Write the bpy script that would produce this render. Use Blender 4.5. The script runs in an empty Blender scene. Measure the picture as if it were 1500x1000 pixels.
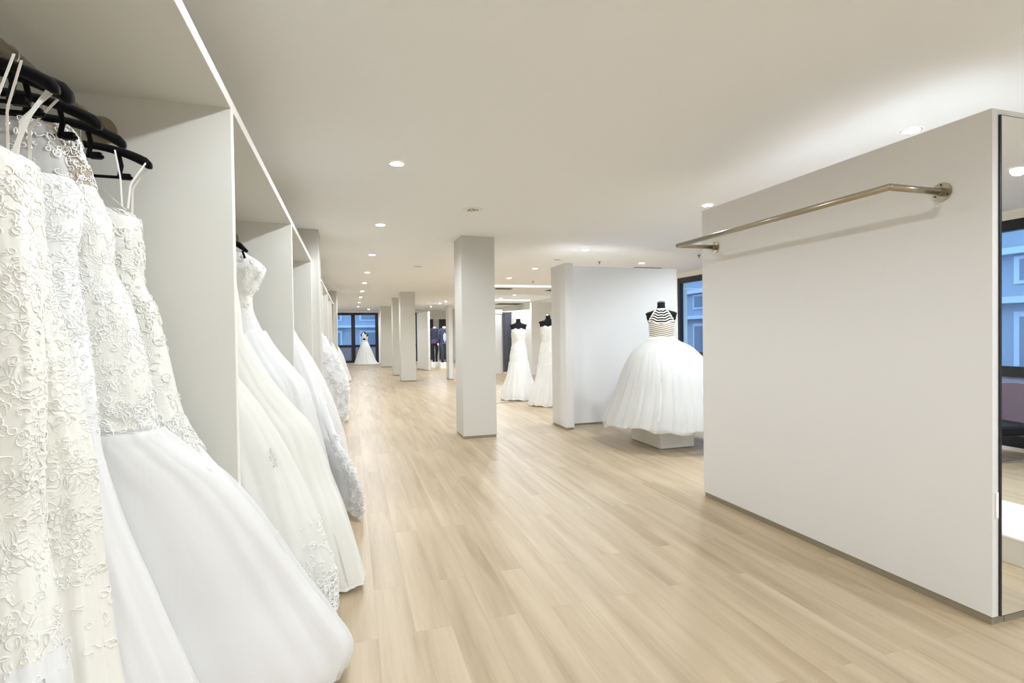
import bpy, math, random
import numpy as np
from mathutils import Matrix, Vector
PI=math.pi
sc=bpy.context.scene
COL=sc.collection

# ------------------------------------------------------------------ materials
def srgb(r,g,b):
    f=lambda c:(c/255/12.92) if c/255<=.04045 else ((c/255+.055)/1.055)**2.4
    return (f(r),f(g),f(b),1)
def mat(name):
    m=bpy.data.materials.new(name); m.use_nodes=True
    nt=m.node_tree; nt.nodes.clear()
    out=nt.nodes.new('ShaderNodeOutputMaterial')
    return m,nt,out
def N(nt,t,**k):
    n=nt.nodes.new(t)
    for a,v in k.items(): setattr(n,a,v)
    return n
def principled(name,col,rough=.5,metal=0,bump=None,spec=.5,sheen=0,var=None,emis=None):
    """bump=(scale,strength,distance) noise; var=(scale,other colour) mottled colour"""
    m,nt,out=mat(name)
    b=N(nt,'ShaderNodeBsdfPrincipled')
    b.inputs['Base Color'].default_value=col; b.inputs['Roughness'].default_value=rough
    b.inputs['Metallic'].default_value=metal; b.inputs['Specular IOR Level'].default_value=spec
    b.inputs['Sheen Weight'].default_value=sheen
    tc=N(nt,'ShaderNodeTexCoord')
    if var:
        n=N(nt,'ShaderNodeTexNoise'); n.inputs['Scale'].default_value=var[0]; n.inputs['Detail'].default_value=4
        nt.links.new(tc.outputs['Object'],n.inputs['Vector'])
        mx=N(nt,'ShaderNodeMix',data_type='RGBA'); mx.inputs[6].default_value=col; mx.inputs[7].default_value=var[1]
        nt.links.new(n.outputs['Fac'],mx.inputs[0]); nt.links.new(mx.outputs[2],b.inputs['Base Color'])
    if bump:
        n=N(nt,'ShaderNodeTexNoise'); n.inputs['Scale'].default_value=bump[0]; n.inputs['Detail'].default_value=5
        nt.links.new(tc.outputs['Object'],n.inputs['Vector'])
        bp=N(nt,'ShaderNodeBump'); bp.inputs['Strength'].default_value=bump[1]; bp.inputs['Distance'].default_value=bump[2]
        nt.links.new(n.outputs['Fac'],bp.inputs['Height']); nt.links.new(bp.outputs['Normal'],b.inputs['Normal'])
    if emis:
        b.inputs['Emission Color'].default_value=emis[0]; b.inputs['Emission Strength'].default_value=emis[1]
    nt.links.new(b.outputs[0],out.inputs[0]); return m
def lace_mat(name,base,hi,scale=38,dist=.004):
    """corded lace: swirling raised threads over a net ground"""
    m,nt,out=mat(name); L=nt.links.new
    tc=N(nt,'ShaderNodeTexCoord')
    wn=N(nt,'ShaderNodeTexNoise'); wn.inputs['Scale'].default_value=9; wn.inputs['Detail'].default_value=2
    L(tc.outputs['Object'],wn.inputs['Vector'])
    mv=N(nt,'ShaderNodeVectorMath',operation='MULTIPLY_ADD'); mv.inputs[1].default_value=(.16,.16,.16)
    L(wn.outputs['Color'],mv.inputs[0]); L(tc.outputs['Object'],mv.inputs[2])
    v=N(nt,'ShaderNodeTexVoronoi',feature='DISTANCE_TO_EDGE'); v.inputs['Scale'].default_value=scale
    L(mv.outputs[0],v.inputs['Vector'])
    r=N(nt,'ShaderNodeMapRange'); r.inputs[1].default_value=.0; r.inputs[2].default_value=.16; r.inputs[3].default_value=1; r.inputs[4].default_value=0
    L(v.outputs['Distance'],r.inputs[0])
    pn=N(nt,'ShaderNodeTexNoise'); pn.inputs['Scale'].default_value=14; pn.inputs['Detail'].default_value=3
    L(tc.outputs['Object'],pn.inputs['Vector'])
    pr=N(nt,'ShaderNodeMapRange'); pr.inputs[1].default_value=.42; pr.inputs[2].default_value=.58
    L(pn.outputs['Fac'],pr.inputs[0])
    mu=N(nt,'ShaderNodeMath',operation='MULTIPLY'); L(r.outputs[0],mu.inputs[0]); L(pr.outputs[0],mu.inputs[1])
    mx=N(nt,'ShaderNodeMix',data_type='RGBA'); mx.inputs[6].default_value=base; mx.inputs[7].default_value=hi
    L(mu.outputs[0],mx.inputs[0])
    b=N(nt,'ShaderNodeBsdfPrincipled'); b.inputs['Roughness'].default_value=.75; b.inputs['Sheen Weight'].default_value=.15
    L(mx.outputs[2],b.inputs['Base Color'])
    bp=N(nt,'ShaderNodeBump'); bp.inputs['Strength'].default_value=.8; bp.inputs['Distance'].default_value=dist
    L(mu.outputs[0],bp.inputs['Height']); L(bp.outputs['Normal'],b.inputs['Normal'])
    L(b.outputs[0],out.inputs[0]); return m
def cloth_mat(name,col,trans=.3,transp=0.,rough=.9):
    m,nt,out=mat(name); L=nt.links.new
    d=N(nt,'ShaderNodeBsdfDiffuse'); d.inputs[0].default_value=col
    t=N(nt,'ShaderNodeBsdfTranslucent'); t.inputs[0].default_value=col
    mx=N(nt,'ShaderNodeMixShader'); mx.inputs[0].default_value=trans
    L(d.outputs[0],mx.inputs[1]); L(t.outputs[0],mx.inputs[2])
    tc=N(nt,'ShaderNodeTexCoord')
    mp=N(nt,'ShaderNodeMapping'); mp.inputs['Scale'].default_value=(1,1,.12)
    n=N(nt,'ShaderNodeTexNoise'); n.inputs['Scale'].default_value=22; n.inputs['Detail'].default_value=3
    L(tc.outputs['Object'],mp.inputs[0]); L(mp.outputs[0],n.inputs['Vector'])
    bp=N(nt,'ShaderNodeBump'); bp.inputs['Strength'].default_value=.35; bp.inputs['Distance'].default_value=.01
    L(n.outputs['Fac'],bp.inputs['Height']); L(bp.outputs['Normal'],d.inputs['Normal'])
    if transp:
        tr=N(nt,'ShaderNodeBsdfTransparent'); m2=N(nt,'ShaderNodeMixShader'); m2.inputs[0].default_value=transp
        L(mx.outputs[0],m2.inputs[1]); L(tr.outputs[0],m2.inputs[2]); L(m2.outputs[0],out.inputs[0])
    else: L(mx.outputs[0],out.inputs[0])
    return m
def floor_mat():
    m,nt,out=mat('oak_plank_floor'); L=nt.links.new
    tc=N(nt,'ShaderNodeTexCoord'); sp=N(nt,'ShaderNodeSeparateXYZ'); L(tc.outputs['Object'],sp.inputs[0])
    cb=N(nt,'ShaderNodeCombineXYZ'); L(sp.outputs['Y'],cb.inputs['X']); L(sp.outputs['X'],cb.inputs['Y'])
    br=N(nt,'ShaderNodeTexBrick'); br.offset=.37; br.offset_frequency=2
    br.inputs['Color1'].default_value=(0,0,0,1); br.inputs['Color2'].default_value=(1,1,1,1); br.inputs['Mortar'].default_value=(.5,.5,.5,1)
    br.inputs['Scale'].default_value=1; br.inputs['Mortar Size'].default_value=.0012; br.inputs['Mortar Smooth'].default_value=.3
    br.inputs['Brick Width'].default_value=1.28; br.inputs['Row Height'].default_value=.17; br.inputs['Bias'].default_value=0
    L(cb.outputs[0],br.inputs['Vector'])
    # per plank shift of the grain
    ml=N(nt,'ShaderNodeMath',operation='MULTIPLY'); ml.inputs[1].default_value=17.; L(br.outputs['Color'],ml.inputs[0])
    c2=N(nt,'ShaderNodeCombineXYZ')
    mx_=N(nt,'ShaderNodeMath',operation='MULTIPLY'); mx_.inputs[1].default_value=9.; L(sp.outputs['X'],mx_.inputs[0])
    my_=N(nt,'ShaderNodeMath',operation='MULTIPLY'); my_.inputs[1].default_value=.55; L(sp.outputs['Y'],my_.inputs[0])
    L(mx_.outputs[0],c2.inputs['X']); L(my_.outputs[0],c2.inputs['Y']); L(ml.outputs[0],c2.inputs['Z'])
    g=N(nt,'ShaderNodeTexNoise'); g.inputs['Scale'].default_value=1.1; g.inputs['Detail'].default_value=6; g.inputs['Roughness'].default_value=.6; g.inputs['Distortion'].default_value=.25
    L(c2.outputs[0],g.inputs['Vector'])
    rp=N(nt,'ShaderNodeValToRGB'); e=rp.color_ramp.elements
    e[0].position=.25; e[0].color=srgb(162,141,112); e[1].position=.75; e[1].color=srgb(202,185,157)
    e2=rp.color_ramp.elements.new(.48); e2.color=srgb(184,165,136)
    L(g.outputs['Fac'],rp.inputs[0])
    # plank tone
    m2=N(nt,'ShaderNodeMix',data_type='RGBA',blend_type='MULTIPLY'); m2.inputs[0].default_value=1
    tr=N(nt,'ShaderNodeMapRange'); tr.inputs[3].default_value=.95; tr.inputs[4].default_value=1.03; L(br.outputs['Color'],tr.inputs[0])
    L(rp.outputs[0],m2.inputs[6]); L(tr.outputs[0],m2.inputs[7])
    # fine fibre
    c3=N(nt,'ShaderNodeMapping'); c3.inputs['Scale'].default_value=(120,6,1); L(tc.outputs['Object'],c3.inputs[0])
    f=N(nt,'ShaderNodeTexNoise'); f.inputs['Scale'].default_value=1; f.inputs['Detail'].default_value=3; L(c3.outputs[0],f.inputs['Vector'])
    fr=N(nt,'ShaderNodeMapRange'); fr.inputs[3].default_value=.93; fr.inputs[4].default_value=1.05; L(f.outputs['Fac'],fr.inputs[0])
    m3=N(nt,'ShaderNodeMix',data_type='RGBA',blend_type='MULTIPLY'); m3.inputs[0].default_value=1
    L(m2.outputs[2],m3.inputs[6]); L(fr.outputs[0],m3.inputs[7])
    m4=N(nt,'ShaderNodeMix',data_type='RGBA'); m4.inputs[7].default_value=srgb(160,136,106)
    sc_=N(nt,'ShaderNodeMath',operation='MULTIPLY'); sc_.inputs[1].default_value=.35; L(br.outputs['Fac'],sc_.inputs[0])
    L(sc_.outputs[0],m4.inputs[0]); L(m3.outputs[2],m4.inputs[6])
    b=N(nt,'ShaderNodeBsdfPrincipled'); b.inputs['Roughness'].default_value=.42; b.inputs['Specular IOR Level'].default_value=.4
    L(m4.outputs[2],b.inputs['Base Color'])
    bp=N(nt,'ShaderNodeBump'); bp.inputs['Strength'].default_value=.15; bp.inputs['Distance'].default_value=.002
    L(g.outputs['Fac'],bp.inputs['Height']); L(bp.outputs['Normal'],b.inputs['Normal'])
    L(b.outputs[0],out.inputs[0]); return m
def glass_mat(name,tint=(1,1,1,1)):
    m,nt,out=mat(name); L=nt.links.new
    t=N(nt,'ShaderNodeBsdfTransparent'); t.inputs[0].default_value=tint
    g=N(nt,'ShaderNodeBsdfGlossy'); g.inputs['Roughness'].default_value=.02
    fr=N(nt,'ShaderNodeLayerWeight'); fr.inputs[0].default_value=.5
    pw=N(nt,'ShaderNodeMath',operation='POWER'); pw.inputs[1].default_value=4; L(fr.outputs['Facing'],pw.inputs[0])
    ma=N(nt,'ShaderNodeMath',operation='MULTIPLY_ADD'); ma.inputs[1].default_value=.6; ma.inputs[2].default_value=.04; L(pw.outputs[0],ma.inputs[0])
    mx=N(nt,'ShaderNodeMixShader'); L(ma.outputs[0],mx.inputs[0]); L(t.outputs[0],mx.inputs[1]); L(g.outputs[0],mx.inputs[2]); L(mx.outputs[0],out.inputs[0])
    return m
def emit_mat(name,col,s):
    m,nt,out=mat(name); e=N(nt,'ShaderNodeEmission'); e.inputs[0].default_value=col; e.inputs[1].default_value=s
    nt.links.new(e.outputs[0],out.inputs[0]); return m

M=dict(
 floor=floor_mat(),
 ceil=principled('ceiling_paint',(.92,.93,.935,1),.9,bump=(60,.05,.001)),
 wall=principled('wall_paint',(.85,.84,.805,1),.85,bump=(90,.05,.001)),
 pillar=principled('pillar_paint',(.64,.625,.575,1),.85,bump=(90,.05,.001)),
 partition=principled('partition_laminate',(.77,.76,.745,1),.6,bump=(120,.03,.0005)),
 partition_white=principled('partition_white_laminate',(.80,.80,.79,1),.6,bump=(120,.03,.0005)),
 cab=principled('wardrobe_laminate',(.69,.68,.63,1),.6,bump=(120,.03,.0005)),
 edge=principled('edge_band',(.93,.91,.86,1),.5),
 skirt=principled('skirting_metal',srgb(150,142,122),.4,.3,bump=(200,.05,.0003)),
 steel=principled('brushed_steel',srgb(176,166,148),.28,1,bump=(300,.05,.0003)),
 chrome=principled('chrome',(.8,.8,.82,1),.08,1),
 wire=principled('hook_wire',(.75,.74,.72,1),.25,1),
 black=principled('black_velvet',(.004,.004,.005,1),.9,sheen=.1,spec=.1),
 form=principled('black_jersey',(.012,.013,.014,1),.85,bump=(300,.2,.0005),spec=.2),
 frame=principled('window_frame_black',(.008,.009,.016,1),.35),
 mirror=principled('mirror_glass',(.93,.94,.93,1),.0,1),
 silver=principled('silver_cap',(.7,.7,.7,1),.25,1),
 satin=principled('ivory_satin',(.88,.87,.81,1),.5,sheen=.2,bump=(6,.2,.01)),
 ivory_lace=lace_mat('ivory_lace',(.84,.835,.77,1),(.93,.925,.88,1),52,.0025),
 fine_lace=lace_mat('fine_ivory_lace',(.85,.845,.79,1),(.94,.935,.90,1),75,.002),
 white_lace=lace_mat('white_sparkle_lace',(.86,.87,.87,1),(.97,.97,.98,1),70,.0025),
 cord=principled('lace_cord',(.93,.925,.88,1),.7),
 cord_white=principled('white_lace_cord',(.95,.95,.94,1),.55),
 cord_beige=principled('beige_lace_cord',(.78,.66,.50,1),.7),
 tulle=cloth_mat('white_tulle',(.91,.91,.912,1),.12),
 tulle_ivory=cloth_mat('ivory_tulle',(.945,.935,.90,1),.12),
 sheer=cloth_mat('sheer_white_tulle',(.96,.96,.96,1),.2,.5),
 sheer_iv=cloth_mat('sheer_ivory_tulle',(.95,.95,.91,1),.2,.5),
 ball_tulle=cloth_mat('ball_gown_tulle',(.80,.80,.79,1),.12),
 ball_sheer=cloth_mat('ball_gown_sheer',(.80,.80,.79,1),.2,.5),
 ruffle=cloth_mat('ruffle_tulle',(.97,.97,.965,1),.45),
 illusion=cloth_mat('beige_illusion_net',(.80,.70,.56,1),.3,.35),
 ribbon=principled('satin_ribbon',(.92,.90,.84,1),.4),
 beigebod=principled('beige_bodice_lining',srgb(184,170,138),.8),
 pearl=principled('pearl_strand',(.92,.90,.86,1),.3),
 crystal=principled('crystal_beads',(.95,.95,.97,1),.08,.5),
 curtain=principled('grey_curtain_cloth',srgb(92,94,106),.9,sheen=.2),
 curtain_dark=principled('dark_curtain_cloth',srgb(58,54,58),.9,sheen=.2),
 navy=principled('navy_suiting',srgb(34,38,60),.8,sheen=.2,var=(30,srgb(52,56,84))),
 navy2=principled('blue_suiting',srgb(38,44,66),.8,sheen=.2,var=(30,srgb(54,64,92))),
 darkcloth=principled('dark_trouser_cloth',srgb(28,28,40),.85),
 shirt=principled('pale_waistcoat_cloth',srgb(176,186,206),.8),
 purple=principled('plum_sash_cloth',srgb(96,74,112),.8),
 skin=principled('mannequin_plastic',srgb(228,210,196),.5),
 whiteplinth=principled('white_plinth',(.90,.90,.885,1),.5),
 plinth=principled('cream_plinth',(.74,.715,.645,1),.6),
 glass=glass_mat('clear_glass',(.82,.9,.97,1)),
 frost=principled('frosted_film',srgb(128,140,172),.35,spec=.5),
 facade=principled('outside_facade',srgb(158,170,188),.9,var=(2.,srgb(140,154,176))),
 facade2=principled('outside_cornice',srgb(190,204,222),.9),
 facwin=principled('outside_window',srgb(112,128,150),.3),
 ground=principled('outside_paving',srgb(120,128,140),.9,var=(4,srgb(100,108,122))),
 mauve=principled('mauve_upholstery',srgb(98,84,98),.8,sheen=.3),
 blackseat=principled('black_seat',(.006,.006,.008,1),.6),
 lamp=emit_mat('lamp_lens',(1,.97,.90,1),26),
 linear=emit_mat('bulkhead_edge_glow',(1,.98,.93,1),2.2),  # emission standing in for light on the bulkhead edges, not a lamp
 ring=principled('white_trim_ring',(.88,.87,.83,1),.4),
 vent=principled('vent_grey',srgb(140,136,124),.6),
 dark=principled('dark_recess',srgb(48,48,44),.8),
)

# ------------------------------------------------------------------ mesh helpers
class MB:
    def __init__(s): s.v=[]; s.f=[]; s.n=0
    def add(s,v,f):
        v=np.asarray(v,float).reshape(-1,3); s.v.append(v); k=s.n
        s.f.extend([tuple(i+k for i in q) for q in f]); s.n+=len(v); return s
    def box(s,a,b,bev=0):
        x0,y0,z0=a; x1,y1,z1=b
        v=[(x0,y0,z0),(x1,y0,z0),(x1,y1,z0),(x0,y1,z0),(x0,y0,z1),(x1,y0,z1),(x1,y1,z1),(x0,y1,z1)]
        return s.add(v,[(0,3,2,1),(4,5,6,7),(0,1,5,4),(1,2,6,5),(2,3,7,6),(3,0,4,7)])
    def grid(s,P,closed_u=False):
        """P: (rows, cols, 3)"""
        r,c=P.shape[:2]; f=[]
        for i in range(r-1):
            for j in range(c if closed_u else c-1):
                k=(j+1)%c; f.append((i*c+j,i*c+k,(i+1)*c+k,(i+1)*c+j))
        return s.add(P.reshape(-1,3),f)
    def tube(s,pts,r,n=8,cap=True):
        P=np.asarray(pts,float); m=len(P)
        T=np.gradient(P,axis=0); T/=np.linalg.norm(T,axis=1)[:,None]+1e-12
        up=np.array([0,0,1.]) if abs(T[0][2])<.9 else np.array([1.,0,0])
        rr=np.full(m,r) if np.isscalar(r) else np.asarray(r,float)
        R=[]
        u=np.cross(T[0],up); u/=np.linalg.norm(u)
        for i in range(m):
            u=u-T[i]*(u@T[i]); u/=np.linalg.norm(u)+1e-12; w=np.cross(T[i],u)
            a=np.arange(n)*2*PI/n
            R.append(P[i]+rr[i]*(np.cos(a)[:,None]*u+np.sin(a)[:,None]*w))
        R=np.array(R); k=s.n; s.grid(R,True)
        if cap:
            s.f.append(tuple(k+j for j in range(n))[::-1]); s.f.append(tuple(k+(m-1)*n+j for j in range(n)))
        return s
    def loft(s,rings,n=24,cap=True,p=1.):
        """rings: (cx,cy,z,hx,hy)"""
        a=np.arange(n)*2*PI/n; c=np.cos(a); q=np.sin(a)
        c=np.sign(c)*np.abs(c)**p; q=np.sign(q)*np.abs(q)**p
        P=np.array([np.stack([cx+hx*c,cy+hy*q,np.full(n,z)],1) for cx,cy,z,hx,hy in rings]); k=s.n; m=len(rings)
        s.grid(P,True)
        if cap:
            s.f.append(tuple(k+j for j in range(n))); s.f.append(tuple(k+(m-1)*n+j for j in range(n)))
        return s
    def disc(s,c,r,axis,th,n=24):
        ax={'x':0,'y':1,'z':2}[axis]; a=np.arange(n)*2*PI/n; o=[i for i in range(3) if i!=ax]
        R=[]
        for h in (-th/2,th/2):
            q=np.zeros((n,3)); q[:,o[0]]=np.cos(a)*r; q[:,o[1]]=np.sin(a)*r; q[:,ax]=h; R.append(q+np.array(c))
        k=s.n; s.grid(np.array(R),True); s.f.append(tuple(k+j for j in range(n))); s.f.append(tuple(k+n+j for j in range(n))[::-1])
        return s
    def ribbon(s,pts,w,wdir,ruf=0,th=.0012):
        P=np.asarray(pts,float); d=np.array(wdir,float); d/=np.linalg.norm(d)
        m=len(P); t=np.linspace(0,1,m)
        T=np.gradient(P,axis=0); T/=np.linalg.norm(T,axis=1)[:,None]+1e-12
        nn=np.cross(T,d); nn/=np.linalg.norm(nn,axis=1)[:,None]+1e-12
        off=ruf*np.sin(t*40)[:,None]*nn
        A=P-d*w/2+off; B=P+d*w/2-off
        G=np.stack([A-nn*th/2,B-nn*th/2,B+nn*th/2,A+nn*th/2],1)
        return s.grid(G,True)
    def ball(s,c,r,n=6,m=5,sc=(1,1,1)):
        a=np.arange(n)*2*PI/n; P=[]
        for i in range(m+1):
            ph=PI*i/m; rr=max(math.sin(ph),.02)
            P.append(np.stack([c[0]+r*sc[0]*rr*np.cos(a),c[1]+r*sc[1]*rr*np.sin(a),np.full(n,c[2]+r*sc[2]*math.cos(ph))],1))
        return s.grid(np.array(P),True)
    def build(s,name,m,parent=None,smooth=False,bevel=0):
        me=bpy.data.meshes.new(name)
        v=np.concatenate(s.v)
        org=np.zeros(3)
        if parent is None:
            org=np.array([(v[:,0].min()+v[:,0].max())/2,(v[:,1].min()+v[:,1].max())/2,v[:,2].min()])
        me.from_pydata((v-org).tolist(),[],s.f); me.update()
        o=bpy.data.objects.new(name,me); COL.objects.link(o); me.materials.append(m)
        if smooth: me.polygons.foreach_set('use_smooth',[True]*len(me.polygons))
        o.location=org
        if parent is not None:
            o.parent=parent; o.location=-np.array(getloc(parent))
        if bevel:
            b=o.modifiers.new('bevel','BEVEL'); b.width=bevel; b.segments=2; b.limit_method='ANGLE'
        return o
def getloc(o):
    l=np.array(o.location)
    while o.parent: o=o.parent; l=l+np.array(o.location)
    return l
def tag(o,label=None,cat=None,group=None,kind=None):
    if label: o['label']=label
    if cat: o['category']=cat
    if group: o['group']=group
    if kind: o['kind']=kind
    return o
def thing(name,loc,label,cat,group=None):
    o=bpy.data.objects.new(name,None); COL.objects.link(o); o.location=loc; o.empty_display_size=.1
    return tag(o,label,cat,group)
def struct(name,mb,m,**k):
    o=mb.build(name,m,**k); o['kind']='structure'; return o
def copy_tree(o,loc):
    c=o.copy(); COL.objects.link(c); c.location=loc
    for ch in list(o.children):
        if ch.type=='LIGHT': continue
        d=ch.copy(); COL.objects.link(d); d.parent=c
        for g in list(ch.children):
            e=g.copy(); COL.objects.link(e); e.parent=d
    return c

ZC=2.6825; XC=-.4347; XP=2.8138; XR=7.05; YF=27.5; YB=-4.0; XL=-1.32
# ------------------------------------------------------------------ room shell
struct('floor',MB().box((XL,YB,-.1),(XR+.25,YF+.25,0)),M['floor'])
struct('ceiling',MB().box((XL,YB,ZC),(XR+.25,YF+.25,ZC+.15)),M['ceil'])
struct('wall_left',MB().box((XL-.2,YB,0),(XL,YF+.25,ZC)),M['wall'])
struct('wall_back',MB().box((XL-.2,YB-.2,0),(XR+.25,YB,ZC)),M['wall'])
# right wall: solid beyond the shop windows, lintel above them
rw=MB().box((XR,10.12,0),(XR+.25,YF+.25,ZC)).box((XR,YB,2.58),(XR+.25,10.12,ZC)).box((XR,YB,0),(XR+.25,10.12,.045)).box((XR,YB,.045),(XR+.25,-3.2,2.58))
struct('wall_right',rw,M['wall'])
fw=MB().box((XL,YF,2.565),(XR,YF+.25,ZC)).box((XL,YF,0),(XR,YF+.25,.03)).box((XL,YF,.03),(-1.1,YF+.25,2.565)).box((1.39,YF,.03),(1.50,YF+.25,2.565)).box((3.4,YF,.03),(XR,YF+.25,2.565))
struct('wall_front',fw,M['wall'])

wcount=[0]
def window(axis,c,a0,a1,z0,z1,side=1,mull=(),fw=.085):
    """black framed shop window on the plane axis=c between a0 and a1"""
    wcount[0]+=1
    def B(mb,u0,u1,za,zb,d0,d1):
        if axis=='x': mb.box((c+d0,u0,za),(c+d1,u1,zb))
        else: mb.box((u0,c+d0,za),(u1,c+d1,zb))
    loc=(c+.03,(a0+a1)/2,z0) if axis=='x' else ((a0+a1)/2,c+.03,z0)
    t=thing('window_%d'%wcount[0],loc,None,None); t['kind']='structure'
    mb=MB()
    B(mb,a0,a1,z1-.12,z1,.0,.09); B(mb,a0,a1,z0,z0+.13,.0,.09)
    B(mb,a0,a0+fw,z0+.13,z1-.12,.0,.09); B(mb,a1-fw,a1,z0+.13,z1-.12,.0,.09)
    for m0,m1 in mull: B(mb,m0,m1,z0+.13,z1-.12,.001,.089)
    mb.build('window_frame',M['frame'],t)
    mb=MB(); B(mb,a0+fw,a1-fw,.83,.945,.005,.085); mb.build('transom_bar',M['frame'],t)
    edges=[a0+fw]+[x for m in mull for x in m]+[a1-fw]
    for i in range(0,len(edges),2):
        u0,u1=edges[i],edges[i+1]
        mb=MB(); B(mb,u0-.005,u1+.005,.94,z1-.115,.04,.05); mb.build('pane',M['glass'],t)
        mb=MB(); B(mb,u0-.005,u1+.005,z0+.125,.835,.04,.05); tag(mb.build('pane',M['frost'],t),'frosted lower pane')
    return t
ys=[-3.2,-.05,2.4,4.95,7.55,10.12]
for i in range(5): window('x',XR,ys[i],ys[i+1],.045,2.58)
window('y',YF,-1.1,1.39,.03,2.565,mull=((.06,.25),),fw=.16)
window('y',YF,1.50,3.4,.03,2.565,fw=.12)

# ------------------------------------------------------------------ outside
ext=MB().box((-14,YF+.3,-.25),(40,60,-.15)).box((XR+.3,-20,-.25),(40,YF+.3,-.15))
tag(struct('pavement_ground',ext,M['ground']))
def facade(name,axis,c,a0,a1,label):
    t=thing(name,((a0+a1)/2,c,-.15) if axis=='y' else (c,(a0+a1)/2,-.15),label,'building')
    def B(mb,u0,u1,za,zb,d0,d1):
        if axis=='y': mb.box((u0,c+d0,za),(u1,c+d1,zb))
        else: mb.box((c+d0,u0,za),(c+d1,u1,zb))
    mb=MB(); B(mb,a0,a1,-.15,9,0,.6); mb.build('wall',M['facade'],t)
    for z0,z1,d in ((1.95,2.1,-.35),(3.1,3.25,-.25),(4.2,4.6,-.3)):
        mb=MB(); B(mb,a0,a1,z0,z1,d,0); mb.build('cornice',M['facade2'],t)
    u=a0+1
    while u<a1-2:
        mb=MB(); B(mb,u,u+1.3,.3,1.75,-.06,0); f=mb.build('window',M['facade2'],t)
        mb=MB(); B(mb,u+.12,u+1.18,.42,1.63,-.08,-.055); mb.build('pane',M['facwin'],f)
        mb=MB(); B(mb,u,u+1.3,2.4,3.05,-.06,0); f=mb.build('window',M['facade2'],t)
        mb=MB(); B(mb,u+.12,u+1.18,2.48,2.97,-.08,-.055); mb.build('pane',M['facwin'],f)
        u+=2.4
    return t
facade('building','y',36,-10,12,'blue-grey building with pale cornices across the street beyond the far window')
facade('building','x',15,-6,26,'blue-grey building across the street outside the right hand windows')

# ------------------------------------------------------------------ pillars
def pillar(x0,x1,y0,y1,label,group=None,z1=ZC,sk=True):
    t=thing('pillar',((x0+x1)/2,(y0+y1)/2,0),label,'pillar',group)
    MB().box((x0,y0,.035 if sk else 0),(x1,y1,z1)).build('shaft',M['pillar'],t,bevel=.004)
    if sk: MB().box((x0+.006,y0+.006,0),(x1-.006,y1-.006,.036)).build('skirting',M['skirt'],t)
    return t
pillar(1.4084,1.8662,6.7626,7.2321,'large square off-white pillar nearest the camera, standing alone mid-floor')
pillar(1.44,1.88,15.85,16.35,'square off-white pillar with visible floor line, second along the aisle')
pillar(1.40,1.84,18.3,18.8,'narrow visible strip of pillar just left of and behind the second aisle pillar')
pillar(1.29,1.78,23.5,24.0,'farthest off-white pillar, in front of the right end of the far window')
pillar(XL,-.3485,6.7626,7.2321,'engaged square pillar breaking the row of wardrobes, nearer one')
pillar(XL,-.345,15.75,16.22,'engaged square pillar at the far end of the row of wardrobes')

# ------------------------------------------------------------------ open wardrobes on the left
PT=.04
def wardrobe(y0,y1,label,first=False,last=True):
    XL=-1.30
    t=thing('open_wardrobe',((XL+XC)/2,(y0+y1)/2,0),label,'wardrobe','open wardrobe bays along the left wall')
    zt=2.288
    MB().box((XL,y0+.001,zt),(XC-.003,y1-.001,zt+PT)).build('top_panel',M['cab'],t)
    MB().box((XC-.003,y0+.001,zt),(XC,y1-.001,zt+PT)).build('edge_strip',M['edge'],t)
    MB().box((XL,y0+.001,0),(XL+.02,y1-.001,zt)).build('back_panel',M['cab'],t)
    MB().box((XL+.02,y1-PT,0),(XC-.003,y1-.001,zt)).build('side_panel',M['cab'],t)
    MB().box((XC-.003,y1-PT,0),(XC,y1-.001,zt)).build('edge_strip',M['edge'],t)
    if first: MB().box((XL+.02,y0+.001,0),(XC,y0+PT,zt)).build('side_panel',M['cab'],t)
    return t
wardrobe(.085,2.35,'nearest open beige wardrobe bay holding five close-packed gowns',True)
wardrobe(2.35,4.58,'second open beige wardrobe bay from the camera, full tulle skirts spilling out')
wardrobe(4.58,6.76,'third open wardrobe bay, ending against the engaged pillar')
wardrobe(7.235,9.48,'open wardrobe bay just beyond the nearer engaged pillar',True)
wardrobe(9.48,11.7,'open wardrobe bay, second beyond the nearer engaged pillar')
wardrobe(11.7,13.9,'open wardrobe bay, third beyond the nearer engaged pillar')
wardrobe(13.9,15.745,'open wardrobe bay touching the far engaged pillar')
wardrobe(16.225,18.4,'farthest open wardrobe bay, beyond the far engaged pillar',True)

RX,RZ,RR=-.87,2.155,.021
def bay_rail(y0,y1,label):
    t=thing('clothes_rail',(RX,(y0+y1)/2,RZ),label,'clothes rail','steel rails inside the wardrobes')
    MB().tube([(RX,y0,RZ),(RX,y1,RZ)],RR,20).build('tube',M['steel'],t,smooth=True)
    for y,s in ((y0,1),(y1,-1)):
        f=MB().disc((RX,y+s*.004,RZ),.052,'y',.008,32).build('flange',M['steel'],t)
        MB().disc((RX,y+s*.018,RZ),.027,'y',.03,24).build('collar',M['steel'],f)
        for a in (PI/2,PI/2+2.1,PI/2-2.1):
            MB().disc((RX+.04*math.cos(a),y+s*.009,RZ+.04*math.sin(a)),.005,'y',.003,10).build('screw',M['vent'],f)
for y0,y1,l in ((.126,2.31,'brushed steel rail in the nearest wardrobe with black hangers'),(2.351,4.54,'steel rail in the second wardrobe bay'),(4.581,6.72,'steel rail in the third wardrobe bay'),(7.276,9.44,'steel rail in the wardrobe just beyond the nearer engaged pillar')):
    bay_rail(y0,y1,l)

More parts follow.
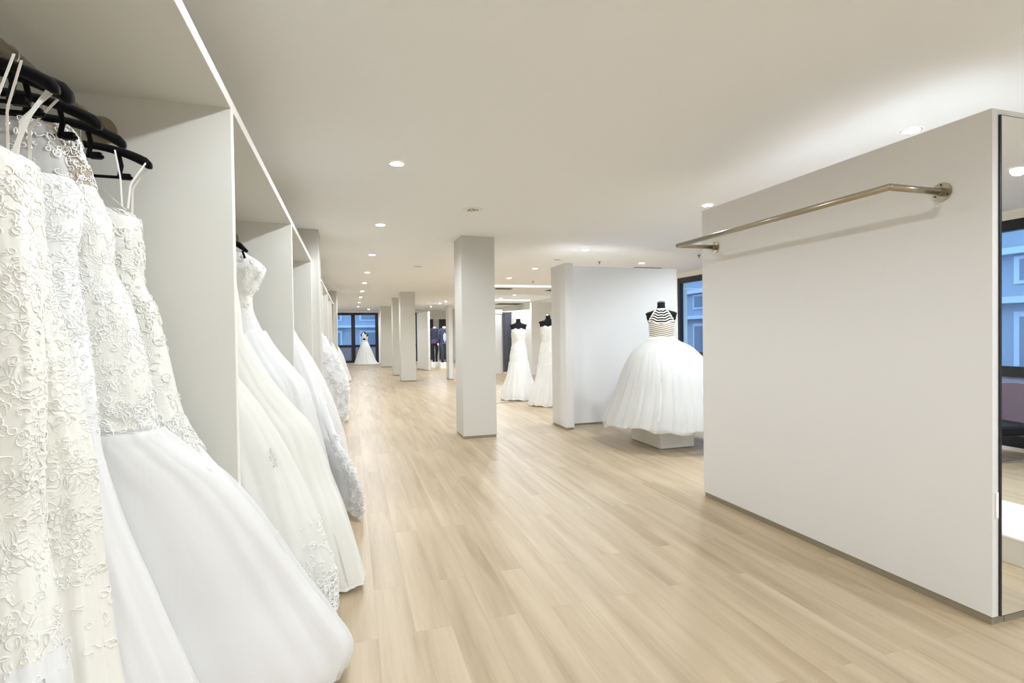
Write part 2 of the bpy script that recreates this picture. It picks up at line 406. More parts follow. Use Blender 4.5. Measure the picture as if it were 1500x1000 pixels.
# ------------------------------------------------------------------ hangers
def hanger(y,label,dx=0,tilt=0,low=True,fat=1.):
    t=thing('coat_hanger',(RX+dx,y,RZ+RR),label,'coat hanger','black velvet hangers on the nearest rail')
    cx=RX+dx
    # arms: arched, thick towards the tips
    mb=MB(); P=[]; n=33
    for i in range(n):
        u=-1+2*i/(n-1); x=cx+.213*u
        z=2.052-.010*abs(u)-.050*abs(u)**2.4+tilt*u
        h=(.012+.008*abs(u)**1.5)*fat; w=(.007+.011*abs(u)**2)*fat
        if abs(u)>.97: h*=.55; w*=.6
        a=np.arange(10)*2*PI/10
        P.append(np.stack([np.full(10,x),y+w*np.cos(a)-.012*u*u,z+h*np.sin(a)],1))
    mb.grid(np.array(P),True); k=mb.n
    mb.f.append(tuple(range(10))); mb.f.append(tuple(range(k-10,k)))
    mb.build('arm',M['black'],t,smooth=True)
    if low:
        mb=MB().tube([(cx-.15,y,1.945),(cx+.15,y,1.945)],.0055,8)
        for s in (-1,1):
            mb.tube([(cx+s*.11,y,2.03),(cx+s*.118,y,1.985),(cx+s*.11,y,1.945)],.007,8)
            mb.box((cx+s*.13-.014,y-.007,1.938),(cx+s*.13+.014,y+.007,1.958))
        mb.build('lower_bar',M['black'],t,smooth=False)
    pts=[(cx,y,2.06),(cx+.001,y,2.10)]
    for i in range(13):
        a=-PI*.35+ (PI*1.30)*i/12
        pts.append((cx-.0+ .0235*math.cos(a),y,RZ+.0+.0255*math.sin(a)))
    MB().tube(pts,.0018,6).build('hook',M['wire'],t,smooth=True)
    # short notch blocks near the tips
    return t
HY=dict(A=1.45,B=1.60,C=1.76,D=1.925,E=2.15)
hanger(1.535,'black velvet hanger above the leftmost gown at the photo edge',tilt=-.012)
hanger(1.60,'thick black velvet hanger with white ribbon loops, second from the photo edge',tilt=-.002,fat=1.35)
hanger(1.76,'black velvet hanger partly hidden, holding the white sparkle lace gown',tilt=-.012)
hanger(1.925,'black velvet hanger carrying the gown with transparent lace shoulders',tilt=-.008)
hanger(2.15,'black velvet hanger closest to the grey side panel, low crossbar visible',tilt=-.003)

# ------------------------------------------------------------------ gown surfaces
def pchip(xk,yk,x):
    xk=np.asarray(xk,float); yk=np.asarray(yk,float); h=np.diff(xk); d=np.diff(yk)/h
    m=np.zeros(len(xk)); m[0]=d[0]; m[-1]=d[-1]
    for i in range(1,len(xk)-1):
        if d[i-1]*d[i]<=0: m[i]=0
        else:
            w1=2*h[i]+h[i-1]; w2=h[i]+2*h[i-1]; m[i]=(w1+w2)/(w1/d[i-1]+w2/d[i])
    i=np.clip(np.searchsorted(xk,x,side='right')-1,0,len(h)-1); t=(x-xk[i])/h[i]
    return ((1+2*t)*(1-t)**2*yk[i]+t*(1-t)**2*h[i]*m[i]+t*t*(3-2*t)*yk[i+1]+t*t*(t-1)*h[i]*m[i+1])
class Surf:
    """knots rows: (z, xmin, xmax, yc, wy, skew, fold)"""
    def __init__(s,knots,seed=0,freqs=(7,12,19),p=1.,wave=.0,skp=3.,sharp=0.):
        K=np.array(sorted(knots,key=lambda k:k[0]),float); s.K=K; s.z0=K[0,0]; s.z1=K[-1,0]
        r=random.Random(seed); s.ph=[r.uniform(0,6.28) for _ in range(8)]; s.fr=freqs; s.p=p; s.wave=wave; s.skp=skp; s.drift=[r.uniform(-1.2,1.2) for _ in range(8)]
    def __call__(s,th,z):
        K=s.K; z=np.clip(z,s.z0,s.z1)
        g=lambda j:pchip(K[:,0],K[:,j],z)
        xmn,xmx,yc,wy,sk,am=[g(j) for j in range(1,7)]
        c=np.cos(th); q=np.sin(th)
        cc=np.sign(c)*np.abs(c)**s.p; qq=np.sign(q)*np.abs(q)**s.p
        fo=0
        for i,n in enumerate(s.fr):
            w=np.sin(n*th+s.ph[i]+s.drift[i]*z*1.5); fo=fo+(1-2*np.abs(w)**.8)*(.9/(1+.5*i))
        r=1+am*fo
        u=(cc+1)/2
        x=(xmn+xmx)/2+(xmx-xmn)/2*cc*(1+am*fo*.35); y=yc+wy*qq*r+sk*u**s.skp + am*fo*.02
        hz=(s.z1-z)/(s.z1-s.z0+1e-9)
        zz=z+s.wave*hz**4*np.sin(5*th+s.ph[5])+s.wave*.6*hz**4*np.sin(13*th+s.ph[6])
        return np.stack([x,y,zz],-1)
    def mesh(s,za,zb,nz,nt,off=0,mb=None):
        mb=mb or MB()
        th=np.arange(nt)*2*PI/nt; z=np.linspace(za,zb,nz)
        T,Z=np.meshgrid(th,z); P=s(T,Z)
        if off: P=P+s.normal(T,Z)*off
        mb.grid(P,True); return mb
    def normal(s,T,Z):
        e=1e-3; a=s(T+e,Z)-s(T-e,Z); b=s(T,Z+e)-s(T,Z-e)
        n=np.cross(a,b); n/=np.linalg.norm(n,axis=-1)[...,None]+1e-12; return n
def curls(surf,n,size,r,seed,zr,thr=(0,2*PI),off=.003,mb=None,dens=None,turns=1.4):
    """scroll shaped cords laid over a surface"""
    mb=mb or MB(); R=random.Random(seed)
    for k in range(n):
        th=R.uniform(*thr); z=R.uniform(*zr)
        if dens and R.random()>dens(th,z): continue
        sz=size*R.uniform(.55,1.3)
        m=13; t=np.linspace(0,1,m); kind=R.random(); a0=R.uniform(0,6.28); sg=R.choice((-1,1))
        if kind<.55:
            a=a0+sg*t*2*PI*turns*R.uniform(.5,1); rad=sz*(1-.75*t); du=rad*np.cos(a)-sz*math.cos(a0); dv=rad*np.sin(a)-sz*math.sin(a0)
        elif kind<.8:
            L=sz*2.6; du=L*(t-.5)*math.cos(a0)-sg*sz*.7*np.sin(t*2*PI)*math.sin(a0); dv=L*(t-.5)*math.sin(a0)+sg*sz*.7*np.sin(t*2*PI)*math.cos(a0)
        else:
            a=t*2*PI; pr=sz*.55; du=pr*np.cos(a)*1.4*math.cos(a0)-pr*.6*np.sin(a)*math.sin(a0); dv=pr*np.cos(a)*1.4*math.sin(a0)+pr*.6*np.sin(a)*math.cos(a0)
        e=.01; P0=surf(np.array([th-e,th+e]),np.array([z,z])); ut=np.linalg.norm(P0[1]-P0[0])/(2*e)+.02
        T=th+du/ut; Z=np.clip(z+dv,surf.z0+.004,surf.z1-.004)
        P=surf(T,Z); Nn=surf.normal(T,Z)
        cen=surf(np.array([0,PI]),np.array([z,z])).mean(0); 
        if ((P[6]-cen)@Nn[6])<0: Nn=-Nn
        mb.tube(P+Nn*off,r*np.clip(1.2-np.abs(t-.4),.4,1.2),4,cap=False)
    return mb
def beads(surf,n,r,seed,zr,thr=(0,2*PI),off=.003,mb=None):
    mb=mb or MB(); R=random.Random(seed)
    for k in range(n):
        th=np.array([R.uniform(*thr)]); z=np.array([R.uniform(*zr)])
        P=surf(th,z)[0]; Nn=surf.normal(th,z)[0]; cen=surf(np.array([0,PI]),np.array([z[0],z[0]])).mean(0)
        if (P-cen)@Nn<0: Nn=-Nn
        mb.ball(P+Nn*off,r*R.uniform(.6,1.2),5,4)
    return mb
def drape(path,w,n=14):
    P=np.array(path,float); t=np.linspace(0,len(P)-1,n); i=np.clip(t.astype(int),0,len(P)-2); f=(t-i)[:,None]
    return P[i]*(1-f)+P[i+1]*f

def gown(loc,label,group=None):
    return thing('wedding_gown',loc,label,'wedding gown',group)
G1='gowns crowded on the nearest rail'; G2='gowns hanging in the farther wardrobes'
def straps(t,y,xs,ztop,zbot,wid=.005,mat_='ribbon',ya=None):
    for x0,x1 in xs:
        MB().ribbon(drape([(x0,y-.014,ztop),(x1+.004,y-.035,(ztop+zbot)/2),(x1,y-.05,zbot)],0),wid,(1,.2,0)).build('strap',M[mat_],t)
        MB().ribbon(drape([(x0,y+.014,ztop),(x1-.012,y+.03,(ztop+zbot)/2),(x1-.02,y+.045,zbot)],0),wid,(1,.2,0)).build('strap',M[mat_],t)

# --- A : leftmost lace sheath
Y=1.45
SA=Surf([(1.815,-1.02,-.735,Y,.05,0,.0),(1.79,-1.05,-.70,Y,.065,0,.01),(1.69,-1.06,-.69,Y,.075,0,.02),(1.5,-1.05,-.675,Y,.07,0,.03),(1.3,-1.07,-.668,Y,.075,0,.03),(1.07,-1.1,-.675,Y,.08,0,.04),(.97,-1.1,-.675,Y,.085,0,.05),(.8,-1.12,-.645,Y-.01,.10,-.02,.06),(.5,-1.17,-.59,Y-.04,.15,-.06,.07),(.2,-1.2,-.52,Y-.08,.2,-.1,.08),(.03,-1.22,-.48,Y-.1,.23,-.12,.08)],1,(5,9,16),.8,.01)
t=gown((-.87,Y,.03),'leftmost ivory corded lace gown at the photo edge, thin white straps',G1)
SA.mesh(1.815,.70,60,96).build('bodice',M['ivory_lace'],t,smooth=True)
SA.mesh(.70,.03,40,120).build('skirt',M['tulle'],t,smooth=True)
SA.mesh(.66,.05,36,120,.008).build('overskirt',M['sheer'],t,smooth=True)
mb=curls(SA,1150,.013,.0014,11,(.56,1.79),off=.001); tag(mb.build('lace_applique',M['cord'],t,smooth=True),'raised ivory lace scrolls',kind='stuff')
straps(t,Y,[(-.70,-.725),(-1.04,-1.02)],2.015,1.80)
MB().ribbon(drape([(-.80,Y-.03,2.04),(-.755,Y-.06,1.95),(-.735,Y-.062,1.80)],0),.008,(1,.3,0)).build('strap',M['ribbon'],t)
# --- B
Y=1.60
SB=Surf([(1.84,-1.0,-.77,Y,.045,0,.0),(1.81,-1.03,-.735,Y,.06,0,.01),(1.67,-1.04,-.73,Y,.065,0,.02),(1.5,-1.05,-.71,Y,.065,0,.03),(1.38,-1.06,-.685,Y,.065,0,.04),(1.17,-1.1,-.65,Y,.07,0,.05),(1.04,-1.1,-.63,Y,.075,0,.05),(.9,-1.12,-.625,Y,.085,0,.05),(.6,-1.15,-.60,Y,.12,0,.06),(.03,-1.2,-.5,Y,.16,0,.08)],2,(6,11,17),.85,.01)
t=gown((-.87,Y,.03),'slender ivory gown thick with pleated lace, between leftmost gown and sparkle gown',G1)
SB.mesh(1.84,.78,60,96).build('bodice',M['ivory_lace'],t,smooth=True)
SB.mesh(.78,.03,40,110).build('skirt',M['satin'],t,smooth=True)
mb=curls(SB,1150,.012,.0014,12,(.60,1.80),off=.001); tag(mb.build('lace_applique',M['cord'],t,smooth=True),'raised ivory lace scrolls',kind='stuff')
straps(t,Y,[(-.685,-.755),(-1.03,-1.0)],2.01,1.825,.007)
MB().ribbon(drape([(-.70,Y-.02,2.005),(-.73,Y-.05,1.92),(-.76,Y-.055,1.825)],0),.010,(1,.3,0)).build('strap',M['ribbon'],t)
# --- C
Y=1.76
SCC=Surf([(1.83,-1.0,-.735,Y,.06,0,.0),(1.78,-1.03,-.71,Y,.07,0,.01),(1.7,-1.03,-.715,Y,.068,0,.01),(1.6,-1.0,-.73,Y,.062,0,.02),(1.47,-1.02,-.715,Y,.062,0,.02),(1.3,-1.05,-.695,Y,.065,0,.03),(1.12,-1.08,-.685,Y,.07,0,.03),(.9,-1.12,-.64,Y,.075,.0,.04),(.6,-1.16,-.54,Y,.085,.0,.05),(.3,-1.18,-.44,Y,.10,.0,.05),(.03,-1.2,-.38,Y,.11,.0,.05)],3,(6,10,15),.9,.01)
t=gown((-.87,Y,.03),'white gown with sparkling beaded lace bodice, middle of the crowded near rail',G1)
SCC.mesh(1.83,1.22,44,96).build('bodice',M['white_lace'],t,smooth=True)
SCC.mesh(1.22,.03,54,120).build('skirt',M['tulle'],t,smooth=True)
mb=curls(SCC,420,.012,.0014,13,(1.1,1.81),off=.001); beads(SCC,520,.0024,14,(1.2,1.81),mb=mb); tag(mb.build('lace_applique',M['cord_white'],t,smooth=True),kind='stuff')
SN=Surf([(1.99,-.95,-.80,Y,.012,0,.0),(1.93,-.99,-.76,Y,.03,0,.05),(1.82,-1.0,-.735,Y,.055,0,.05)],31,(3,7,9))
SN.mesh(1.985,1.825,14,60).build('neck_net',M['sheer'],t,smooth=True)
mb=curls(SN,110,.013,.0018,15,(1.84,1.98)); tag(mb.build('neck_lace',M['cord_white'],t,smooth=True),kind='stuff')
# --- D
Y=1.925
SD=Surf([(1.85,-1.0,-.745,Y,.055,0,.0),(1.81,-1.03,-.73,Y,.068,0,.01),(1.71,-1.04,-.70,Y,.07,0,.01),(1.62,-1.0,-.70,Y,.062,0,.02),(1.5,-1.02,-.66,Y,.065,0,.02),(1.37,-1.06,-.63,Y,.068,0,.02),(1.24,-1.08,-.61,Y,.07,0,.03),(1.11,-1.1,-.60,Y,.075,0.01,.03),(1.02,-1.12,-.53,Y,.08,.03,.03),(.9,-1.14,-.42,Y,.085,.08,.03),(.66,-1.16,-.28,Y,.10,.16,.035),(.45,-1.18,-.18,Y,.11,.23,.04),(.25,-1.2,-.07,Y,.12,.28,.045),(.1,-1.2,-.01,Y,.125,.32,.045),(.03,-1.2,-.04,Y,.12,.30,.045)],4,(5,9,13),.8,.012)
t=gown((-.87,Y,.03),'gown with lace body over a very wide plain white tulle skirt reaching across the floor',G1)
SD.mesh(1.85,1.10,50,110).build('bodice',M['fine_lace'],t,smooth=True)
SD.mesh(1.12,.03,70,180,-.004).build('skirt',M['tulle'],t,smooth=True)
SD.mesh(1.09,.045,60,160,.014).build('overskirt',M['sheer'],t,smooth=True)
mb=curls(SD,560,.014,.0015,16,(1.14,1.83),off=.001); curls(SD,300,.014,.0017,17,(1.07,1.2),mb=mb); beads(SD,300,.0022,18,(1.08,1.5),mb=mb)
tag(mb.build('lace_applique',M['cord_white'],t,smooth=True),kind='stuff')
SDN=Surf([(2.035,-.945,-.81,Y,.010,0,0),(2.0,-.96,-.785,Y,.022,0,.0),(1.93,-.985,-.765,Y,.038,0,.01),(1.84,-1.0,-.742,Y,.055,0,.01)],41,(3,5,7),.8)
SDN.mesh(2.03,1.845,16,60).build('illusion_neck',M['illusion'],t,smooth=True)
mb=curls(SDN,150,.011,.0016,42,(1.86,2.03),(-1.1,.9)); curls(SDN,60,.010,.0016,43,(1.85,1.9),mb=mb); curls(SDN,60,.011,.0016,44,(1.9,2.03),(2.2,4.0),mb=mb)
tag(mb.build('shoulder_lace',M['cord_white'],t,smooth=True),kind='stuff')
# --- E
Y=2.14
SE=Surf([(1.83,-1.0,-.745,Y,.05,0,.0),(1.80,-1.04,-.70,Y,.068,0,.01),(1.66,-1.05,-.69,Y,.072,0,.01),(1.59,-1.04,-.69,Y,.065,0,.01),(1.49,-1.05,-.655,Y,.06,0,.01),(1.32,-1.06,-.62,Y,.065,0,.02),(1.1,-1.1,-.575,Y,.07,0,.02),(.97,-1.12,-.51,Y,.072,0,.03),(.83,-1.13,-.42,Y,.075,0,.03),(.7,-1.14,-.40,Y,.08,0,.04),(.4,-1.15,-.50,Y+.02,.085,0,.05),(.03,-1.15,-.56,Y+.02,.09,0,.05)],5,(5,8,13),.85,.01)
t=gown((-.87,Y,.03),'ivory gown with scrolled lace bodice hanging closest to the grey side panel',G1)
SE.mesh(1.83,1.04,50,110).build('bodice',M['fine_lace'],t,smooth=True)
SE.mesh(1.06,.03,54,120,-.003).build('skirt',M['tulle_ivory'],t,smooth=True)
def dE(th,z): return 1. if (z>1.42 or z<1.12) else .45
mb=curls(SE,700,.016,.0017,19,(.99,1.82),dens=dE); curls(SE,240,.016,.002,20,(.99,1.10),mb=mb); tag(mb.build('lace_applique',M['cord'],t,smooth=True),kind='stuff')
straps(t,Y,[(-.668,-.715),(-1.06,-1.02)],2.0,1.825,.006)
MB().ribbon(drape([(-.76,Y-.02,2.03),(-.735,Y-.05,1.93),(-.73,Y-.055,1.83)],0),.005,(1,.3,0)).build('strap',M['ribbon'],t)
MB().ribbon(drape([(-.80,Y-.02,1.90),(-.76,Y-.05,1.86),(-.72,Y-.05,1.82)],0),.003,(0,.3,1)).build('strap',M['ribbon'],t)

# --- second bay
Y=2.75
S=Surf([(1.84,-1.0,-.70,Y,.06,0,0),(1.6,-1.0,-.70,Y,.07,0,.01),(1.4,-1.02,-.64,Y,.1,0,.02),(1.2,-1.08,-.53,Y,.14,0,.03),(1.,-1.12,-.40,Y,.18,0,.04),(.79,-1.16,-.29,Y,.2,0,.05),(.43,-1.2,-.15,Y-.02,.22,-.04,.055),(.18,-1.22,-.09,Y-.03,.23,-.06,.055),(.03,-1.22,-.09,Y-.03,.23,-.08,.055)],7,(6,10,15),.85,.01)
t=gown((-.8,Y,.03),'ivory tulle gown with scalloped lace hem, first in the second wardrobe bay',G2)
S.mesh(1.84,1.5,16,60).build('bodice',M['fine_lace'],t,smooth=True)
S.mesh(1.5,.03,60,170).build('skirt',M['tulle_ivory'],t,smooth=True)
S.mesh(1.4,.05,50,150,.014).build('overskirt',M['sheer_iv'],t,smooth=True)
mb=curls(S,620,.014,.0022,21,(.035,.24),(-1.2,1.2),.016); curls(S,120,.014,.0022,22,(.24,.5),(-1.0,1.0),.016,mb=mb)
tag(mb.build('lace_hem',M['cord_white'],t,smooth=True),'scalloped lace hem',kind='stuff')
mb=beads(S,26,.006,23,(.78,.86),(-.62,-.5),.02); mb.build('crystal_brooch',M['crystal'],t)
Y=3.3
S=Surf([(1.9,-.98,-.66,Y,.06,0,0),(1.7,-1.0,-.615,Y,.08,0,.01),(1.5,-1.0,-.59,Y,.08,0,.01),(1.42,-1.02,-.585,Y,.1,0,.02),(1.2,-1.06,-.49,Y,.14,0,.03),(.95,-1.1,-.32,Y,.18,0,.04),(.86,-1.12,-.24,Y,.2,-.02,.04),(.57,-1.16,-.12,Y,.22,-.1,.045),(.4,-1.18,-.05,Y,.24,-.18,.045),(.03,-1.2,.06,Y,.25,-.30,.045)],8,(6,10,16),.85,.008)
t=gown((-.8,Y,.03),'ivory gown whose pointed skirt corner reaches farthest onto the aisle, second wardrobe bay',G2)
S.mesh(1.9,1.45,16,60).build('bodice',M['satin'],t,smooth=True)
S.mesh(1.45,.03,60,170).build('skirt',M['tulle_ivory'],t,smooth=True)
S.mesh(1.4,.05,50,150,.014).build('overskirt',M['sheer_iv'],t,smooth=True)
Y=4.1
S=Surf([(1.98,-.95,-.70,Y,.05,0,0),(1.90,-1.05,-.59,Y,.08,0,.01),(1.86,-1.08,-.57,Y,.09,0,.02),(1.78,-1.06,-.60,Y,.09,0,.03),(1.71,-1.0,-.63,Y,.08,0,.02),(1.67,-.98,-.66,Y,.075,0,.01),(1.58,-.98,-.655,Y,.07,0,.01),(1.5,-1.0,-.63,Y,.08,0,.01),(1.3,-1.05,-.53,Y,.14,0,.03),(1.15,-1.08,-.42,Y,.18,0,.04),(1.04,-1.1,-.34,Y,.2,0,.045),(.74,-1.14,-.26,Y,.24,0,.05),(.43,-1.18,-.19,Y,.26,0,.05),(.03,-1.2,-.12,Y,.27,0,.05)],9,(6,10,16),.85,.008)
t=gown((-.8,Y,.03),'gown with wide off-shoulder lace bodice and full white tulle skirt, second wardrobe bay',G2)
S.mesh(1.98,1.5,30,70).build('bodice',M['fine_lace'],t,smooth=True)
S.mesh(1.5,.03,60,170).build('skirt',M['tulle'],t,smooth=True)
S.mesh(1.42,.05,50,150,.02).build('overskirt',M['sheer'],t,smooth=True)
mb=curls(S,160,.02,.002,24,(1.62,1.94)); tag(mb.build('lace_applique',M['cord_white'],t,smooth=True),kind='stuff')
hg=thing('coat_hanger',(RX,4.1,RZ+RR),'small black hanger poking above the off-shoulder lace gown','coat hanger')
mb=MB(); mb.tube([(RX-.2,4.06,1.99),(RX-.1,4.04,2.05),(RX,4.04,2.07),(RX+.08,4.03,2.06),(RX+.15,4.02,2.02),(RX+.2,4.0,1.975)],[.012,.016,.013,.02,.02,.01],8).build('arm',M['black'],hg,smooth=True)
MB().tube([(RX+.17,4.0,1.98),(RX+.185,3.995,1.93)],.008,6).build('clip',M['black'],hg)
MB().tube([(RX,4.04,2.07),(RX,4.04,2.11),(RX+.025,4.04,2.15),(RX,4.04,2.182),(RX-.022,4.04,2.165)],.002,6).build('hook',M['wire'],hg)
# third bay
Y=4.85
S=Surf([(1.85,-1.0,-.68,Y,.06,0,0),(1.62,-1.0,-.60,Y,.08,0,.01),(1.45,-1.02,-.46,Y,.1,-.02,.02),(1.29,-1.05,-.385,Y,.12,-.05,.03),(1.0,-1.1,-.26,Y,.15,-.12,.04),(.7,-1.14,-.155,Y,.16,-.32,.045),(.54,-1.16,-.09,Y,.16,-.5,.045),(.37,-1.18,.0,Y,.16,-.68,.045),(.16,-1.2,.06,Y,.16,-.78,.045),(.03,-1.2,.06,Y,.16,-.8,.045)],10,(6,10,16),.9,.008,4.5)
t=gown((-.8,Y,.03),'gown with a ruffled white lace train edge sweeping onto the aisle, third wardrobe bay',G2)
S.mesh(1.85,1.5,14,60).build('bodice',M['satin'],t,smooth=True)
S.mesh(1.5,.03,70,170).build('skirt',M['tulle'],t,smooth=True)
mb=MB(); R=random.Random(5)
for k in range(520):
    th=np.array([R.gauss(0,.30)]); z=np.array([.04+abs(R.gauss(0,.24))])
    if z[0]>.62: continue
    P=S(th,z)[0]; a=np.linspace(0,2*PI,9); rr=R.uniform(.014,.03)
    u=np.array([R.uniform(-1,1),R.uniform(-1,1),R.uniform(-1,1)]); u/=np.linalg.norm(u); w=np.cross(u,[.3,.5,.8]); w/=np.linalg.norm(w)
    ring=P+rr*(np.cos(a)[:,None]*u+np.sin(a)[:,None]*w)+.008*np.sin(4*a)[:,None]*np.cross(u,w)
    k0=mb.n; mb.add(np.vstack([ring[:-1],P[None]]),[(i,(i+1)%8,8) for i in range(8)])
tag(mb.build('lace_ruffle',M['ruffle'],t,smooth=True),'frilled white lace petals along the hem',kind='stuff')
def simple_gown(Y,label,kn,seed,m='tulle',ov=None,fluff=0,xlim=.0):
    S=Surf([(z,xa,xb,Y+dy,w,sk,f) for z,xa,xb,dy,w,sk,f in kn],seed,(6,10,15),.85,.01)
    t=gown((-.8,Y,.03),label,G2)
    S.mesh(kn[0][0],1.45,14,56).build('bodice',M['fine_lace'],t,smooth=True)
    S.mesh(1.45,.03,50,140).build('skirt',M[m],t,smooth=True)
    if ov: S.mesh(1.38,.05,40,130,.02).build('overskirt',M[ov],t,smooth=True)
    if fluff:
        mb=MB(); R=random.Random(seed)
        for k in range(fluff):
            th=np.array([R.uniform(-1.7,1.3)]); z=np.array([R.uniform(.06,1.2)])
            P=S(th,z)[0]; a=np.linspace(0,2*PI,8)[:-1]; rr=R.uniform(.03,.06)
            u=np.array([R.uniform(-1,1),R.uniform(-1,1),R.uniform(-1,1)]); u/=np.linalg.norm(u); w=np.cross(u,[.3,.5,.8]); w/=np.linalg.norm(w)
            ring=P+rr*(np.cos(a)[:,None]*u+np.sin(a)[:,None]*w)+.012*np.sin(3*a)[:,None]*np.cross(u,w)
            mb.add(np.vstack([ring,P[None]]),[(i,(i+1)%7,7) for i in range(7)])
        tag(mb.build('tulle_ruffle',M['ruffle'],t,smooth=True),'layered tulle ruffles',kind='stuff')
    return t
kS=[(1.84,-1.,-.68,0,.06,0,0),(1.6,-1.,-.66,0,.07,0,.01),(1.45,-1.02,-.6,0,.1,0,.02),(1.2,-1.08,-.45,0,.16,0,.03),(.8,-1.12,-.25,0,.22,0,.04),(.4,-1.16,-.12,0,.26,0,.05),(.03,-1.2,-.04,0,.28,0,.05)]
simple_gown(5.7,'white tulle gown in the third wardrobe bay, mostly behind the ruffled train',kS,51,'tulle','sheer')
simple_gown(6.35,'white tulle gown beside the nearer engaged pillar, last in the third wardrobe bay',kS,52,'tulle_ivory')
kT=[(1.84,-1.,-.6,0,.06,0,0),(1.62,-1.,-.50,0,.09,0,.01),(1.49,-1.02,-.41,0,.14,0,.03),(1.3,-1.05,-.32,0,.2,0,.04),(1.16,-1.08,-.24,0,.24,0,.04),(.9,-1.12,-.12,0,.28,0,.05),(.7,-1.14,-.06,0,.3,0,.05),(.3,-1.18,-.05,0,.3,0,.05),(.12,-1.18,-.14,0,.26,0,.05),(.03,-1.18,-.24,0,.22,0,.05)]
simple_gown(8.05,'very full ruffled white ball gown just beyond the nearer engaged pillar',kT,53,'tulle','sheer',380)
simple_gown(8.9,'full white tulle gown behind the ruffled ball gown',kS,54,'tulle','sheer')
simple_gown(10.4,'white tulle gown in the second bay beyond the nearer engaged pillar',kS,55,'tulle')
simple_gown(12.6,'white tulle gown in the third bay beyond the nearer engaged pillar',kS,56,'tulle')
kU=[(1.7,-1.,-.66,0,.06,0,0),(1.5,-1.,-.62,0,.07,0,.01),(1.45,-1.02,-.6,0,.1,0,.02),(1.2,-1.08,-.42,0,.16,0,.03),(.8,-1.12,-.2,0,.22,0,.04),(.4,-1.16,-.08,0,.26,0,.05),(.03,-1.2,.02,0,.28,0,.05)]
simple_gown(16.75,'white gown with pointed train, farthest gown in the wardrobe row',kU,57,'tulle')
simple_gown(15.0,'white gown just before the far engaged pillar',kS,58,'tulle')

for y,lab in ((2.75,'over the lace-hemmed gown, first in the second wardrobe bay'),(3.3,'over the gown with the pointed skirt corner'),(4.85,'over the gown with the ruffled train'),
              (5.7,'in the middle of the third wardrobe bay'),(6.35,'beside the nearer engaged pillar'),(8.05,'over the ruffled ball gown past the pillar'),(8.9,'over the gown behind the ruffled ball gown'),
              (10.4,'in the second bay past the nearer pillar'),(12.6,'in the third bay past the nearer pillar'),(15.0,'just before the far engaged pillar'),(16.75,'over the farthest gown of the wardrobe row')):
    h=hanger(y,'black velvet hanger '+lab,low=False); h['group']='black hangers in the farther wardrobes'
    zt=1.9 if y==3.3 else (1.7 if y==16.75 else 1.84)
    g=min((o for o in bpy.data.objects if o.get('category')=='wedding gown'),key=lambda o:abs(o.location[1]-y)+abs(o.location[0]+.8))
    for x in (-.72,-1.0): MB().ribbon(drape([(x,y-.012,2.01),(x,y-.04,(2.01+zt)/2),(x,y-.045,zt-.02)],0),.01,(1,0,0)).build('strap',M['ribbon'],g)
for y0,y1,l in ((9.521,11.66,'steel rail in the second bay past the nearer pillar'),(11.741,13.86,'steel rail in the third bay past the nearer pillar'),(13.941,15.70,'steel rail in the bay touching the far engaged pillar'),(16.266,18.36,'steel rail in the farthest wardrobe bay')):
    bay_rail(y0,y1,l)
# ------------------------------------------------------------------ near partition with rail and mirror
ZP=2.382; Y0,Y1=1.6342,3.6939
t=thing('display_partition',(3.1,2.6,0),'large off-white partition at right with steel rail, mirror on its near end','partition')
MB().box((XP,Y0,.04),(XP+.10,Y1,ZP)).build('side_board',M['partition'],t,bevel=.002)
MB().box((XP+.10,Y0,.04),(XP+1.05,Y0+.10,ZP)).build('end_board',M['partition_white'],t)
MB().box((XP+.008,Y0+.008,0),(XP+.092,Y1-.008,.041)).build('skirting',M['skirt'],t)
MB().box((XP+.092,Y0+.006,0),(XP+1.04,Y0+.092,.041)).build('skirting',M['skirt'],t)
t=thing('wall_mirror',(XP+.55,Y0,.045),'tall frameless mirror with black edge on the near end of the right partition','mirror')
MB().box((XP+.040,Y0-.008,.043),(XP+1.03,Y0-.001,ZP-.028)).build('backing',M['frame'],t)
MB().box((XP+.047,Y0-.010,.047),(XP+1.023,Y0-.008,ZP-.032)).build('mirror_glass',M['mirror'],t)
tag(MB().box((XP+.018,Y0-.006,.50),(XP+.034,Y0-.0005,.62)).build('switch_plate',M['edge'],bevel=.002),'small white plate low on the edge of the right partition beside the mirror','switch plate')
# rail
t=thing('clothes_rail',(XP-.2,2.7,2.05),'empty bent brushed steel rail fixed on the large right partition','clothes rail')
xr,ra=2.462,.0165; ya,yb=1.845,3.525; zr=2.055
MB().tube([(xr+.0,ya-.0,zr),(xr,yb,zr)],ra,20).build('tube',M['steel'],t,smooth=True)
for y in (ya,yb):
    MB().tube([(xr-.004,y,zr),(XP-.004,y,zr)],ra,20).build('arm',M['steel'],t,smooth=True)
    MB().ball((xr,y,zr),ra*1.02,16,10).build('elbow',M['steel'],t,smooth=True)
    f=MB().disc((XP-.004,y,zr),.046,'x',.008,32).build('flange',M['steel'],t)
    MB().disc((XP-.02,y,zr),.021,'x',.03,24).build('collar',M['steel'],f)
    for a in (PI/2,PI/2+2.1,PI/2-2.1):
        MB().disc((XP-.0095,y+.034*math.cos(a),zr+.034*math.sin(a)),.0045,'x',.003,10).build('screw',M['dark'],f)

# ------------------------------------------------------------------ second partition
t=thing('display_partition',(4.0,7.1,0),'white L-shaped partition behind the ball gown on the low plinth','partition')
MB().box((2.935,6.88,.03),(3.055,7.42,ZP)).build('wing_board',M['partition'],t)
MB().box((3.055,7.17,.03),(4.98,7.29,ZP)).build('back_board',M['partition_white'],t)
MB().box((2.943,6.888,0),(3.047,7.412,.031)).build('skirting',M['skirt'],t)
MB().box((3.047,7.178,0),(4.972,7.282,.031)).build('skirting',M['skirt'],t)
